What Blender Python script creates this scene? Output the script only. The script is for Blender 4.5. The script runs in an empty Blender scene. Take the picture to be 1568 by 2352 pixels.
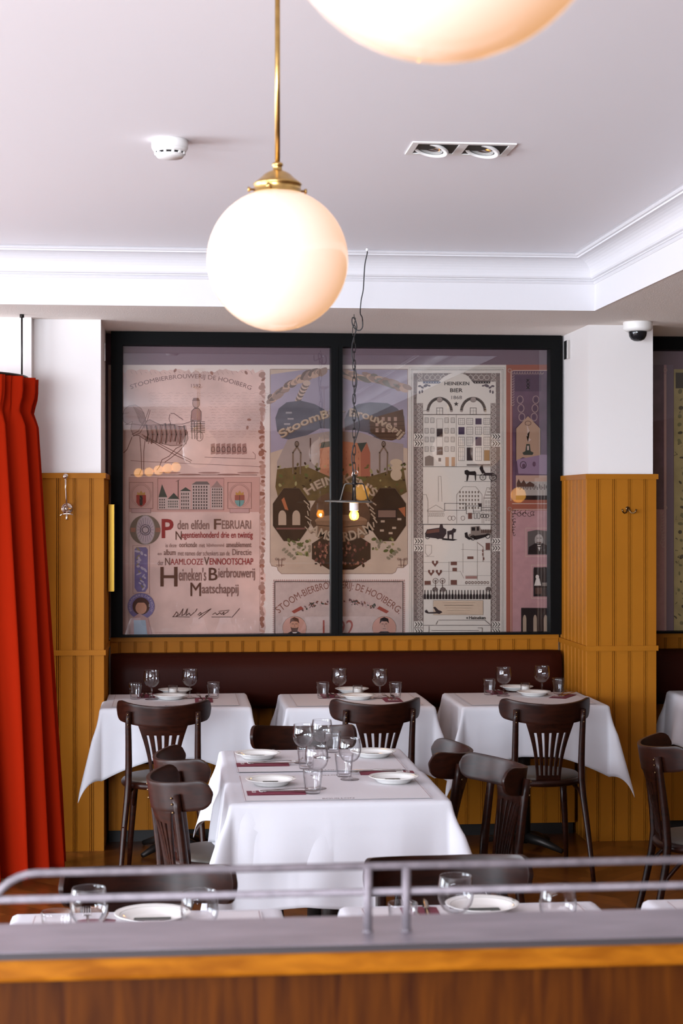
import bpy, math, random
from mathutils import Vector, Matrix
random.seed(7)
S = bpy.context.scene
COL = S.collection
PI = math.pi
# ---------------------------------------------------------------- camera
FPX = 3950.0                      # focal length in pixels of the 1568x2352 frame
YAW = math.atan(384 / FPX)
HC = 1.71
cam_d = bpy.data.cameras.new('camera')
cam = bpy.data.objects.new('camera', cam_d); COL.objects.link(cam)
cam.location = (0, 0, HC)
cam.rotation_euler = (PI / 2, 0, -YAW)
cam_d.sensor_fit = 'VERTICAL'; cam_d.sensor_height = 36.0; cam_d.sensor_width = 24.0
cam_d.lens = FPX / 2352 * 36
cam_d.shift_y = -11 / 2352
cam_d.dof.use_dof = True
cam_d.dof.focus_distance = 7.6
cam_d.dof.aperture_fstop = 7.5
cam_d.clip_start = 0.05
S.camera = cam
# ---------------------------------------------------------------- look
S.view_settings.view_transform = 'Standard'
S.view_settings.look = 'None'
S.view_settings.exposure = 0.44
S.view_settings.gamma = 1.0
S.view_settings.use_curve_mapping = False
S.cycles.max_bounces = 14
S.cycles.transparent_max_bounces = 16
S.cycles.transmission_bounces = 12
S.cycles.sample_clamp_indirect = 6.0
S.cycles.use_denoising = True
# ---------------------------------------------------------------- world and daylight
W = bpy.data.worlds.new('world'); S.world = W; W.use_nodes = True
bg = W.node_tree.nodes['Background']
bg.inputs[0].default_value = (0.80, 0.80, 1.0, 1); bg.inputs[1].default_value = 0.5

def area(name, loc, rot, sx, sy, power, col, spread=180):
    l = bpy.data.lights.new(name, 'AREA'); l.shape = 'RECTANGLE'; l.size = sx; l.size_y = sy
    l.energy = power; l.color = col; l.spread = math.radians(spread)
    o = bpy.data.objects.new(name, l); COL.objects.link(o); o.location = loc; o.rotation_euler = rot
    return o
DAY = (0.82, 0.90, 1.0)
# two street windows in the left wall and one wide shop window behind the camera
area('daylight_left_near', (-6.30, 1.2, 1.20), (0, -PI / 2, 0), 1.7, 3.6, 280, DAY)
area('daylight_left_far', (-6.30, 5.9, 1.20), (0, -PI / 2, 0), 1.7, 3.4, 330, DAY)
area('daylight_near_wall', (-3.35, -2.45, 1.62), (PI / 2, 0, 0), 5.0, 1.3, 640, DAY)
# ---------------------------------------------------------------- pixel -> place
def ray(px, py):
    u = (px - 784) / FPX; v = (1165 - py) / FPX
    s, c = math.sin(YAW), math.cos(YAW)
    return s + u * c, c - u * s, v
def at(px, py, z):                 # point on the horizontal plane z
    a, b, v = ray(px, py); t = (z - HC) / v
    return a * t, b * t
def atY(px, py, Y):                # point on the plane Y
    a, b, v = ray(px, py); t = Y / b
    return a * t, HC + v * t
# ---------------------------------------------------------------- materials
MATS = {}
def lin(c):
    return c / 12.92 if c <= 0.04045 else ((c + 0.055) / 1.055) ** 2.4
def rgb(r, g, b):
    return (lin(r / 255), lin(g / 255), lin(b / 255), 1)
def mat(name, color, rough=0.6, metal=0.0, spec=0.5, bump=0, bscale=60, noise=0, nscale=8, coat=0, emit=None, estr=0,
        trans=0, ior=1.45, sheen=0, stretch=None):
    if name in MATS: return MATS[name]
    m = bpy.data.materials.new(name); m.use_nodes = True; MATS[name] = m
    nt = m.node_tree; p = nt.nodes['Principled BSDF']
    if len(color) == 3: color = tuple(color) + (1,)
    p.inputs['Base Color'].default_value = color
    p.inputs['Roughness'].default_value = rough; p.inputs['Metallic'].default_value = metal
    p.inputs['Specular IOR Level'].default_value = spec
    p.inputs['Coat Weight'].default_value = coat; p.inputs['Coat Roughness'].default_value = 0.15
    p.inputs['Transmission Weight'].default_value = trans; p.inputs['IOR'].default_value = ior
    if sheen: p.inputs['Sheen Weight'].default_value = sheen
    if emit:
        p.inputs['Emission Color'].default_value = tuple(emit[:3]) + (1,); p.inputs['Emission Strength'].default_value = estr
    tc = None
    if bump or noise:
        tc = nt.nodes.new('ShaderNodeTexCoord'); mp = nt.nodes.new('ShaderNodeMapping')
        nt.links.new(tc.outputs['Object'], mp.inputs['Vector'])
        if stretch: mp.inputs['Scale'].default_value = stretch
    if bump:
        n = nt.nodes.new('ShaderNodeTexNoise'); n.inputs['Scale'].default_value = bscale; n.inputs['Detail'].default_value = 3
        b = nt.nodes.new('ShaderNodeBump'); b.inputs['Strength'].default_value = bump; b.inputs['Distance'].default_value = 0.003
        nt.links.new(mp.outputs[0], n.inputs['Vector']); nt.links.new(n.outputs['Fac'], b.inputs['Height'])
        nt.links.new(b.outputs[0], p.inputs['Normal'])
    if noise:
        n = nt.nodes.new('ShaderNodeTexNoise'); n.inputs['Scale'].default_value = nscale; n.inputs['Detail'].default_value = 6
        r = nt.nodes.new('ShaderNodeMapRange'); r.inputs['From Min'].default_value = 0.3; r.inputs['From Max'].default_value = 0.7
        r.inputs['To Min'].default_value = 1 - noise; r.inputs['To Max'].default_value = 1 + noise * 0.6
        x = nt.nodes.new('ShaderNodeMix'); x.data_type = 'RGBA'; x.blend_type = 'MULTIPLY'; x.inputs[0].default_value = 1
        nt.links.new(mp.outputs[0], n.inputs['Vector']); nt.links.new(n.outputs['Fac'], r.inputs['Value'])
        x.inputs[6].default_value = color; nt.links.new(r.outputs[0], x.inputs[7]); nt.links.new(x.outputs[2], p.inputs['Base Color'])
    return m
def wood(name, c1, c2, rough=0.35, scale=(1, 1, 1), nscale=9, coat=0, bump=0.15):
    if name in MATS: return MATS[name]
    m = mat(name, c1, rough, coat=coat); nt = m.node_tree; p = nt.nodes['Principled BSDF']; p.inputs['Specular IOR Level'].default_value = 0.1 if 'oak' in name else 0.28
    tc = nt.nodes.new('ShaderNodeTexCoord'); mp = nt.nodes.new('ShaderNodeMapping'); mp.inputs['Scale'].default_value = scale
    n = nt.nodes.new('ShaderNodeTexNoise'); n.inputs['Scale'].default_value = nscale; n.inputs['Detail'].default_value = 8
    n.inputs['Distortion'].default_value = 0.6
    r = nt.nodes.new('ShaderNodeValToRGB'); r.color_ramp.elements[0].position = 0.32; r.color_ramp.elements[1].position = 0.68
    r.color_ramp.elements[0].color = c2; r.color_ramp.elements[1].color = c1
    nt.links.new(tc.outputs['Object'], mp.inputs[0]); nt.links.new(mp.outputs[0], n.inputs['Vector'])
    nt.links.new(n.outputs['Fac'], r.inputs[0]); nt.links.new(r.outputs[0], p.inputs['Base Color'])
    b = nt.nodes.new('ShaderNodeBump'); b.inputs['Strength'].default_value = bump; b.inputs['Distance'].default_value = 0.002
    nt.links.new(n.outputs['Fac'], b.inputs['Height']); nt.links.new(b.outputs[0], p.inputs['Normal'])
    return m
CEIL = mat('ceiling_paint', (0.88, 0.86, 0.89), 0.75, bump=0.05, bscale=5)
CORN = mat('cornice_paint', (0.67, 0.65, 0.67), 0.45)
SOFF = mat('soffit_plaster', (0.93, 0.85, 0.79), 0.9, bump=0.45, bscale=160)
WALLP = mat('wall_paint', (0.76, 0.72, 0.71), 0.85, bump=0.1, bscale=40)
WALLD = mat('tobacco_wall_paint', (0.16, 0.09, 0.05), 0.8)
AMBER = mat('amber_lamp_glass', (0.9, 0.5, 0.15), 0.2, emit=(1.0, 0.45, 0.08), estr=3.5)
OCHRE = mat('ochre_panel_paint', (0.345, 0.124, 0.011), 0.45, spec=0.08, noise=0.07, nscale=3)
BLACKF = mat('black_frame_paint', (0.003, 0.003, 0.0032), 0.5, spec=0.1)
BENCHL = mat('oxblood_leather', (0.030, 0.0055, 0.003), 0.45, spec=0.08, bump=0.2, bscale=120)
CHAIRW = wood('espresso_wood', (0.028, 0.0066, 0.003, 1), (0.011, 0.0028, 0.0016, 1), 0.34, (1, 1, 4), 14, coat=0.0, bump=0.05)
PAD = mat('taupe_leatherette', (0.07, 0.055, 0.042), 0.5, bump=0.15, bscale=150)
CLOTH = mat('white_linen', (0.63, 0.625, 0.665), 0.85, bump=0.12, bscale=500)
PAPER = mat('white_paper', (0.645, 0.615, 0.635), 0.8)
INK = mat('dark_ink', (0.05, 0.03, 0.035), 0.7)
INKR = mat('wine_ink', (0.16, 0.03, 0.05), 0.7)
BURG = mat('burgundy_paper', (0.17, 0.022, 0.045), 0.7)
WHITEINK = mat('white_ink', (0.85, 0.83, 0.83), 0.7)
CHINA = mat('white_china', (0.83, 0.83, 0.80), 0.12, spec=0.6)
CHINAL = mat('grey_green_glaze', (0.25, 0.27, 0.22), 0.2)
CARD = mat('dark_green_card', (0.035, 0.045, 0.035), 0.5, noise=0.5, nscale=60)
GLASS = mat('clear_glass', (1, 1, 1), 0.0, trans=1.0, ior=1.45)
def thin_glass(m):                 # thin clear walls: see-through face on, brighter and slightly grey towards the edge
    nt = m.node_tree; o = nt.nodes['Material Output']; nt.nodes.remove(nt.nodes['Principled BSDF'])
    x = nt.nodes.new('ShaderNodeMixShader'); t = nt.nodes.new('ShaderNodeBsdfTransparent'); g = nt.nodes.new('ShaderNodeBsdfGlossy')
    g.inputs['Roughness'].default_value = 0.02; lw = nt.nodes.new('ShaderNodeLayerWeight'); lw.inputs['Blend'].default_value = 0.5
    pw = nt.nodes.new('ShaderNodeMath'); pw.operation = 'POWER'; pw.inputs[1].default_value = 3.2; nt.links.new(lw.outputs['Facing'], pw.inputs[0])
    mr = nt.nodes.new('ShaderNodeMapRange'); mr.inputs['To Min'].default_value = 0.035; mr.inputs['To Max'].default_value = 0.85; nt.links.new(pw.outputs[0], mr.inputs['Value'])
    cr = nt.nodes.new('ShaderNodeMix'); cr.data_type = 'RGBA'; cr.inputs[6].default_value = (.985, .985, .99, 1); cr.inputs[7].default_value = (.45, .44, .46, 1)
    nt.links.new(pw.outputs[0], cr.inputs[0]); nt.links.new(cr.outputs[2], t.inputs[0])
    nt.links.new(mr.outputs[0], x.inputs[0]); nt.links.new(t.outputs[0], x.inputs[1]); nt.links.new(g.outputs[0], x.inputs[2]); nt.links.new(x.outputs[0], o.inputs[0])
thin_glass(GLASS)
WAX = mat('white_wax', (0.75, 0.73, 0.68), 0.5)
STEEL = mat('cutlery_steel', (0.62, 0.60, 0.58), 0.18, metal=1)
NICKEL = mat('polished_nickel', (0.72, 0.62, 0.56), 0.12, metal=1)
BRASS = mat('aged_brass', (0.55, 0.35, 0.12), 0.28, metal=1, noise=0.25, nscale=30)
BRASSP = mat('yellow_brass', (0.85, 0.52, 0.07), 0.35, metal=0.6)
BRONZE = mat('dark_bronze', (0.16, 0.10, 0.05), 0.3, metal=1)
IRON = mat('dark_iron', (0.035, 0.03, 0.028), 0.45, metal=0.8)
IRONG = mat('grey_enamel', (0.17, 0.155, 0.14), 0.5, metal=0.3, noise=0.3, nscale=30)
ZINC = mat('zinc_sheet', (0.40, 0.36, 0.40), 0.42, metal=0.85, noise=0.18, nscale=9, stretch=(1, 3, 1))
RAILM = mat('zinc_rail', (0.17, 0.145, 0.16), 0.6, metal=0.3, noise=0.25, nscale=60)
OAK = wood('golden_oak', (0.30, 0.10, 0.006, 1), (0.18, 0.052, 0.003, 1), 0.4, (3, 12, 12), 5, coat=0.0)
OAKD = wood('stained_oak_panel', (0.078, 0.020, 0.0015, 1), (0.030, 0.0065, 0.001, 1), 0.5, (9, 9, 0.9), 6, coat=0.0)
VELVET = mat('red_velvet', (0.33, 0.014, 0.002), 0.9, spec=0.05)
OPAL = mat('opal_glass', (0.54, 0.49, 0.48), 0.07, emit=(1.0, 0.52, 0.22), estr=0.50, spec=0.6)
PORC = mat('white_porcelain', (0.8, 0.78, 0.8), 0.25)
PLAST = mat('white_plastic', (0.82, 0.80, 0.78), 0.4)
DOME = mat('smoked_dome', (0.012, 0.012, 0.014), 0.06)
BULB = mat('amber_bulb', (1.0, 0.55, 0.08), 0.05, emit=(1.0, 0.42, 0.02), estr=1.6)
def amber_glass(m):
    nt = m.node_tree; o = nt.nodes['Material Output']; p = nt.nodes['Principled BSDF']
    x = nt.nodes.new('ShaderNodeMixShader'); t = nt.nodes.new('ShaderNodeBsdfTransparent'); t.inputs[0].default_value = (1, .72, .25, 1); x.inputs[0].default_value = .45
    nt.links.new(t.outputs[0], x.inputs[1]); nt.links.new(p.outputs[0], x.inputs[2]); nt.links.new(x.outputs[0], o.inputs[0])
amber_glass(BULB)
FILA = mat('glowing_filament', (1, 0.8, 0.5), 0.5, emit=(1.0, 0.70, 0.3), estr=14)
CABLE = mat('black_cable', (0.02, 0.018, 0.02), 0.5)
EDGE = mat('dark_metal_edge', (0.035, 0.028, 0.03), 0.6, metal=0.2)
DARK = mat('dark_plinth', (0.012, 0.010, 0.009), 0.6)
def pane_mat():
    m = bpy.data.materials.new('window_glass'); m.use_nodes = True; nt = m.node_tree; nt.nodes.clear()
    o = nt.nodes.new('ShaderNodeOutputMaterial'); x = nt.nodes.new('ShaderNodeMixShader')
    t = nt.nodes.new('ShaderNodeBsdfTransparent'); g = nt.nodes.new('ShaderNodeBsdfGlossy'); f = nt.nodes.new('ShaderNodeFresnel')
    g.inputs['Roughness'].default_value = 0.004; f.inputs['IOR'].default_value = 1.85
    nt.links.new(f.outputs[0], x.inputs[0]); nt.links.new(t.outputs[0], x.inputs[1]); nt.links.new(g.outputs[0], x.inputs[2])
    nt.links.new(x.outputs[0], o.inputs[0]); return m
PANE = pane_mat()
def floor_mat():
    m = mat('parquet', (0.15, 0.06, 0.02), 0.28, coat=0.3); nt = m.node_tree; p = nt.nodes['Principled BSDF']
    tc = nt.nodes.new('ShaderNodeTexCoord'); cols = []
    for a in (PI / 4, -PI / 4):
        mp = nt.nodes.new('ShaderNodeMapping'); mp.inputs['Rotation'].default_value = (0, 0, a)
        b = nt.nodes.new('ShaderNodeTexBrick'); b.inputs['Scale'].default_value = 1.0
        b.inputs['Brick Width'].default_value = 0.42; b.inputs['Row Height'].default_value = 0.07; b.inputs['Mortar Size'].default_value = 0.0015
        b.inputs['Color1'].default_value = (0.22, 0.070, 0.014, 1); b.inputs['Color2'].default_value = (0.10, 0.030, 0.006, 1)
        b.inputs['Mortar'].default_value = (0.02, 0.008, 0.004, 1)
        nt.links.new(tc.outputs['Object'], mp.inputs[0]); nt.links.new(mp.outputs[0], b.inputs['Vector']); cols.append(b)
    s = nt.nodes.new('ShaderNodeSeparateXYZ'); nt.links.new(tc.outputs['Object'], s.inputs[0])
    w = nt.nodes.new('ShaderNodeMath'); w.operation = 'PINGPONG'; w.inputs[1].default_value = 0.297; nt.links.new(s.outputs[0], w.inputs[0])
    g = nt.nodes.new('ShaderNodeMath'); g.operation = 'GREATER_THAN'; g.inputs[1].default_value = 0.1485; nt.links.new(w.outputs[0], g.inputs[0])
    x = nt.nodes.new('ShaderNodeMix'); x.data_type = 'RGBA'
    nt.links.new(g.outputs[0], x.inputs[0]); nt.links.new(cols[0].outputs[0], x.inputs[6]); nt.links.new(cols[1].outputs[0], x.inputs[7])
    nt.links.new(x.outputs[2], p.inputs['Base Color']); return m
FLOOR = floor_mat()
# ---------------------------------------------------------------- mesh builder
class MB:
    def __init__(s): s.v = []; s.f = []; s.m = []; s.s = []
    def add(s, vs, fs, mi=0, smooth=False):
        n = len(s.v); s.v += [tuple(a) for a in vs]
        for f in fs: s.f.append([i + n for i in f]); s.m.append(mi); s.s.append(smooth)
        return s
    def box(s, x0, x1, y0, y1, z0, z1, mi=0):
        v = [(x, y, z) for z in (z0, z1) for y in (y0, y1) for x in (x0, x1)]
        return s.add(v, [(0, 2, 3, 1), (4, 5, 7, 6), (0, 1, 5, 4), (2, 6, 7, 3), (0, 4, 6, 2), (1, 3, 7, 5)], mi)
    def tube(s, pts, r, seg=10, mi=0, closed=False, cap=True):
        pts = [Vector(p) for p in pts]; n = len(pts); rs = r if isinstance(r, (list, tuple)) else [r] * n
        t0 = (pts[1] - pts[0]).normalized(); up = Vector((0, 0, 1)) if abs(t0.z) < 0.9 else Vector((1, 0, 0))
        a = t0.cross(up).normalized(); vs = []
        for i, p in enumerate(pts):
            if closed: t = pts[(i + 1) % n] - pts[i - 1]
            else: t = pts[min(i + 1, n - 1)] - pts[max(i - 1, 0)]
            t.normalize(); a = (a - t * a.dot(t)).normalized(); b = t.cross(a)
            for k in range(seg):
                q = 2 * PI * k / seg; vs.append(p + (a * math.cos(q) + b * math.sin(q)) * rs[i])
        fs = []
        for i in range(n if closed else n - 1):
            j = (i + 1) % n
            for k in range(seg):
                l = (k + 1) % seg; fs.append((i * seg + k, i * seg + l, j * seg + l, j * seg + k))
        if cap and not closed: fs += [tuple(range(seg))[::-1], tuple((n - 1) * seg + k for k in range(seg))]
        return s.add(vs, fs, mi, True)
    def lathe(s, prof, seg=32, mi=0, c=(0, 0, 0), closed=False, mats=None):
        vs = []; idx = []
        for (r, z) in prof:
            if r < 1e-6: idx.append([len(vs)]); vs.append((c[0], c[1], c[2] + z))
            else:
                idx.append(list(range(len(vs), len(vs) + seg)))
                for k in range(seg):
                    q = 2 * PI * k / seg; vs.append((c[0] + r * math.cos(q), c[1] + r * math.sin(q), c[2] + z))
        n0 = len(s.v); s.v += vs
        for i in range(len(prof) - (0 if closed else 1)):
            A, B = idx[i], idx[(i + 1) % len(prof)]
            m = mats[i] if mats else mi
            for k in range(seg):
                l = (k + 1) % seg
                if len(A) == 1 and len(B) == 1: continue
                if len(A) == 1: f = (A[0], B[l], B[k])
                elif len(B) == 1: f = (A[k], A[l], B[0])
                else: f = (A[k], A[l], B[l], B[k])
                s.f.append([q + n0 for q in f]); s.m.append(m); s.s.append(True)
        return s
    def ball(s, c, r, seg=16, mi=0, sz=1.0):
        n = seg // 2
        return s.lathe([(r * math.sin(PI * i / n), -r * sz * math.cos(PI * i / n)) for i in range(n + 1)], seg, mi, c)
    def grid(s, P, mi=0, smooth=True, skip=None):
        R, C = len(P), len(P[0]); vs = [p for row in P for p in row]; fs = []
        for i in range(R - 1):
            for j in range(C - 1):
                if skip and skip(i, j): continue
                fs.append((i * C + j, i * C + j + 1, (i + 1) * C + j + 1, (i + 1) * C + j))
        return s.add(vs, fs, mi, smooth)
    def xf(s, M, start=0):
        for i in range(start, len(s.v)): s.v[i] = tuple(M @ Vector(s.v[i]))
        return s
    def build(s, name, mats, parent=None, loc=(0, 0, 0), rot=(0, 0, 0), bevel=0, solid=0, soff=0, angle=40, sub=0):
        me = bpy.data.meshes.new(name); me.from_pydata(s.v, [], s.f)
        if not isinstance(mats, (list, tuple)): mats = [mats]
        for m in mats: me.materials.append(m)
        me.polygons.foreach_set('material_index', s.m); me.polygons.foreach_set('use_smooth', s.s); me.update()
        o = bpy.data.objects.new(name, me); COL.objects.link(o); o.location = loc; o.rotation_euler = rot
        if parent: o.parent = parent
        if solid:
            d = o.modifiers.new('solid', 'SOLIDIFY'); d.thickness = solid; d.offset = soff
        if bevel:
            d = o.modifiers.new('bevel', 'BEVEL'); d.width = bevel; d.segments = 2; d.limit_method = 'ANGLE'; d.angle_limit = math.radians(angle)
        if sub:
            d = o.modifiers.new('sub', 'SUBSURF'); d.levels = sub; d.render_levels = sub
        return o
def tag(o, label=None, cat=None, group=None, kind=None):
    if label: o['label'] = label
    if cat: o['category'] = cat
    if group: o['group'] = group
    if kind: o['kind'] = kind
    return o
def empty(name, loc, rz=0, label=None, cat=None, group=None):
    e = bpy.data.objects.new(name, None); COL.objects.link(e); e.location = loc; e.rotation_euler = (0, 0, rz); e.empty_display_size = 0.05
    return tag(e, label, cat, group)
def kids(o): return [c for c in COL.objects if c.parent == o]
def dup(o, loc, rz=0, label=None, group=None, parent=None, top=True):
    c = o.copy(); COL.objects.link(c)
    if top: c.location = loc; c.rotation_euler = (0, 0, rz)
    if label: c['label'] = label
    if group: c['group'] = group
    if parent: c.parent = parent
    for k in KID.get(o.name, []): dup(bpy.data.objects[k], None, parent=c, top=False)
    return c
KID = {}
def index_kids(o):
    ch = [c for c in COL.objects if c.parent == o]; KID[o.name] = [c.name for c in ch]
    for c in ch: index_kids(c)
_tc = {}
def text_geo(body, bold=0.0):
    k = (body, bold)
    if k in _tc: return _tc[k]
    cu = bpy.data.curves.new('txt', 'FONT'); cu.body = body; cu.size = 1; cu.offset = bold; cu.resolution_u = 3
    ob = bpy.data.objects.new('txt', cu); COL.objects.link(ob)
    dg = bpy.context.evaluated_depsgraph_get(); me = ob.evaluated_get(dg).to_mesh()
    vs = [(v.co.x, v.co.y) for v in me.vertices]; fs = [tuple(p.vertices) for p in me.polygons]
    ob.evaluated_get(dg).to_mesh_clear(); bpy.data.objects.remove(ob); bpy.data.curves.remove(cu)
    x0 = min(v[0] for v in vs); x1 = max(v[0] for v in vs); y0 = min(v[1] for v in vs); y1 = max(v[1] for v in vs)
    vs = [((x - x0) / (x1 - x0), (y - y0) / (y1 - y0)) for x, y in vs]
    _tc[k] = (vs, fs, (x1 - x0) / (y1 - y0)); return _tc[k]
# ================================================================ SETTING
ZS, ZC = 2.645, 2.90               # soffit and tray ceiling heights
XL, XR, YB, YF = -6.4, 5.2, -2.6, 9.62
TX0, TX1, TY0, TY1 = -6.1, 1.99, -2.2, 8.02
b = MB().box(XL - .2, XR + .2, YB - .2, YF + .2, -0.1, 0); tag(b.build('floor', FLOOR), kind='structure')
tag(MB().box(TX0 - .02, TX1 + .02, TY0 - .02, TY1 + .02, ZC, ZC + .1).build('ceiling', CEIL), kind='structure')
b = MB()
b.box(XL - .2, XR + .2, TY1, YF + .2, ZS, ZC + .1); b.box(XL - .2, XR + .2, YB - .2, TY0, ZS, ZC + .1)
b.box(XL - .2, TX0, TY0, TY1, ZS, ZC + .1); b.box(TX1, XR + .2, TY0, TY1, ZS, ZC + .1)
o = b.build('ceiling_soffit', SOFF); tag(o, kind='structure'); o.name = 'ceiling.001'
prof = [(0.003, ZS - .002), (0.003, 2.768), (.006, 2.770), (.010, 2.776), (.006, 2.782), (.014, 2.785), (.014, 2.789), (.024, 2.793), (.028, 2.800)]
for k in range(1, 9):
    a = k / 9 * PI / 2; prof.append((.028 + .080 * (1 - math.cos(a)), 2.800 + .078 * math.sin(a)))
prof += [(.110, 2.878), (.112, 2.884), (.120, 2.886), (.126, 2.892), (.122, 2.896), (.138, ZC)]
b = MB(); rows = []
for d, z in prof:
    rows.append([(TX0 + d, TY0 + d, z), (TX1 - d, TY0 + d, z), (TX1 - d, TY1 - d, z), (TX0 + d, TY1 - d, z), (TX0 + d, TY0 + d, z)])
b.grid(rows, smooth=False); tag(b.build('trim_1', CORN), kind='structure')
o = COL.objects['trim_1']
# ---- beadboard: vertical planks with a double bead between them, on a plane running along direction d
def beadboard(b, p0, p1, z0, z1, nrm, pitch=.082, phase=.04, mi=0):
    p0 = Vector((p0[0], p0[1], 0)); p1 = Vector((p1[0], p1[1], 0)); n = Vector((nrm[0], nrm[1], 0)); L = (p1 - p0).length; d = (p1 - p0) / L
    prof = [(0, 0)]; x = phase
    while x < L - .012:
        for q in ((-.0100, 0), (-.0092, -.006), (-.0062, -.006), (-.0052, .0), (-.0040, .0022), (-.002, .0022), (-.0008, 0), (.0, -.006),
                  (.003, -.006), (.0038, 0), (.005, .0022), (.0070, .0022), (.0082, 0)):
            prof.append((x + q[0], q[1]))
        x += pitch
    prof.append((L, 0))
    rows = [[tuple(p0 + d * u + n * h + Vector((0, 0, z))) for u, h in prof] for z in (z0, z1)]
    b.grid(rows, mi, False)
def wains(b, p0, p1, nrm, z0=0, z1=1.88, rails=(1.0, 1.88), phase=.04):
    beadboard(b, p0, p1, z0, z1, nrm, phase=phase)
# ---- back wall: pieces left of the niche, wall under and over the windows
YP = 8.64; YW = 9.27
NX0, NX1, PX1 = -.352, 2.10, 2.462
for q in ((XL, -.70, 8.58, YF, 0, ZS),                        # wall behind the curtain
          (-.70, NX0 - .012, YP + .012, 9.285, 0, ZS),            # left pilaster
          (NX0 - .012, NX1 + .012, YW, 9.285, 0, 1.02),           # under the window
          (NX1 + .012, PX1 - .012, YP + .012, 9.285, 0, ZS),      # right pillar
          (PX1 - .012, XR, YW, 9.285, 0, 1.02)):
    tag(MB().box(*q).build('wall_back', WALLP), kind='structure')
tag(MB().box(-.70, XR, 9.325, 9.45, 0.9, ZS).build('wall_far', mat('plum_wall_paint', (.20, .12, .15), .8)), kind='structure')
# wainscot (ochre painted boards) on pilaster, pillar and under the window
def wrap(name, x0, x1, yf, yb, left, right, ph=.04):
    b = MB()
    beadboard(b, (x0, yf), (x1, yf), .0, 1.862, (0, -1), phase=ph)
    if left: beadboard(b, (x0, yb), (x0, yf), .0, 1.862, (-1, 0), phase=.05, pitch=.082)
    if right: beadboard(b, (x1, yf), (x1, yb), .0, 1.862, (1, 0), phase=.05, pitch=.082)
    for zt in (1.0, 1.88):
        e = .009
        b.box(x0 - (e if left else 0), x1 + (e if right else 0), yf - e, yf + .015, zt - .026, zt)
        if left: b.box(x0 - e, x0 + .015, yf + .015, yb, zt - .026, zt)
        if right: b.box(x1 - .015, x1 + e, yf + .015, yb, zt - .026, zt)
    b.box(x0, x1, yf, yb, 1.8599, 1.862)
    return tag(b.build(name, OCHRE), kind='structure')
wrap('trim_2', -.70, NX0 + .004, YP - .008, YW, False, True, ph=.045)
wrap('trim_3', NX1, PX1, YP - .008, YW, True, True, ph=.060)
for nm, x0, x1 in (('trim_4', NX0 + .014, NX1 - .012), ('trim_5', PX1 + .012, XR)):
    b = MB(); beadboard(b, (x0, YW - .03), (x1, YW - .03), .0, 1.00, (0, -1), phase=.05)
    b.box(x0, x1, YW - .042, YW - .002, .994, 1.018)
    tag(b.build(nm, OCHRE), kind='structure')
tag(MB().box(XR, XR + .2, YB, YF, 0, ZS).build('wall_right', WALLD), kind='structure')
# left wall and wall behind, each with window openings for the daylight
b = MB()
for y0, y1 in ((YB, -.6), (3.0, 4.2), (7.6, 8.58)): b.box(XL - .2, XL, y0, y1, 0, ZS)
for y0, y1 in ((-.6, 3.0), (4.2, 7.6)): b.box(XL - .2, XL, y0, y1, 0, .3); b.box(XL - .2, XL, y0, y1, 2.1, ZS)
tag(b.build('wall_left', WALLP), kind='structure')
b = MB(); b.box(XL, -5.9, YB - .2, YB, 0, ZS); b.box(-.8, XR, YB - .2, YB, 0, ZS); b.box(-5.9, -.8, YB - .2, YB, 0, .95); b.box(-5.9, -.8, YB - .2, YB, 2.3, ZS)
tag(b.build('wall_near', WALLD), kind='structure')
# dark glazed entrance door frame behind the curtain
b = MB(); b.box(-1.62, -.745, 8.555, 8.58, 0, 2.28)
o = b.build('door_1', BLACKF, bevel=.003); tag(o, kind='structure')
# windows: black frames with clear panes
def window(name, x0, x1, mull, z0=1.018):
    b = MB(); y0, y1 = YW - .07, YW + .02
    b.box(x0, x0 + .056, y0, y1, z0, ZS); b.box(x1 - .060, x1, y0, y1, z0, ZS)
    b.box(x0 + .056, x1 - .060, y0, y1, ZS - .072, ZS); b.box(x0 + .056, x1 - .060, y0, y1, z0, z0 + .010)
    for mx in mull:
        b.box(mx - .031, mx + .031, y0, y1, z0 + .01, ZS - .072); b.box(mx - .006, mx + .006, y0 - .006, y0, z0 + .01, ZS - .072)
    b.box(x0 + .050, x0 + .062, y0 - .004, y0, z0, ZS - .072)
    o = tag(b.build(name, BLACKF), kind='structure')
    xs = [x0 + .056] + [q for mx in mull for q in (mx - .031, mx + .031)] + [x1 - .060]
    for i in range(0, len(xs), 2):
        p = MB().add([(xs[i], YW - .02, z0 + .01), (xs[i + 1], YW - .02, z0 + .01), (xs[i + 1], YW - .02, ZS - .072), (xs[i], YW - .02, ZS - .072)], [(0, 1, 2, 3)]).build('pane', PANE, parent=o)
    return o
mx = atY(773, 1100, YW - .06)[0]
window('window_1', NX0 + .018, NX1 - .004, [mx])
window('window_2', PX1 + .014, 4.9, [3.7])
# ================================================================ PARTITION IN FRONT
pt = empty('partition', (0.35, 2.15, 0), 0, 'oak counter partition with grey zinc top, nearest the camera', 'partition')
b = MB().box(-1.6, 1.5, -.055, .055, 0, 1.142); b.build('panel', OAKD, pt)
b = MB().box(-1.62, 1.52, -.072, .066, 1.142, 1.172); b.build('top_rail', OAK, pt, bevel=.006)
b = MB().box(-1.63, 1.53, -.076, .070, 1.172, 1.180); b.build('zinc_top', ZINC, pt, bevel=.001); MB().box(-1.632, 1.532, -.0785, -.0762, 1.1715, 1.1795).build('zinc_edge', EDGE, pt)
rl = empty('guard_rail', (0.0, 2.135, 1.18), 0, 'low grey tubular guard rail standing on the zinc counter top', 'rail')
xl = -.222; pts = [(1.75, 0, .0815), (xl + .055, 0, .0815)]
for k in range(1, 9):
    a = k / 8 * PI / 2; pts.append((xl + .055 - .06 * math.sin(a), 0, .0815 - .06 * (1 - math.cos(a))))
pts += [(xl - .007, 0, 0.0)]
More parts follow.
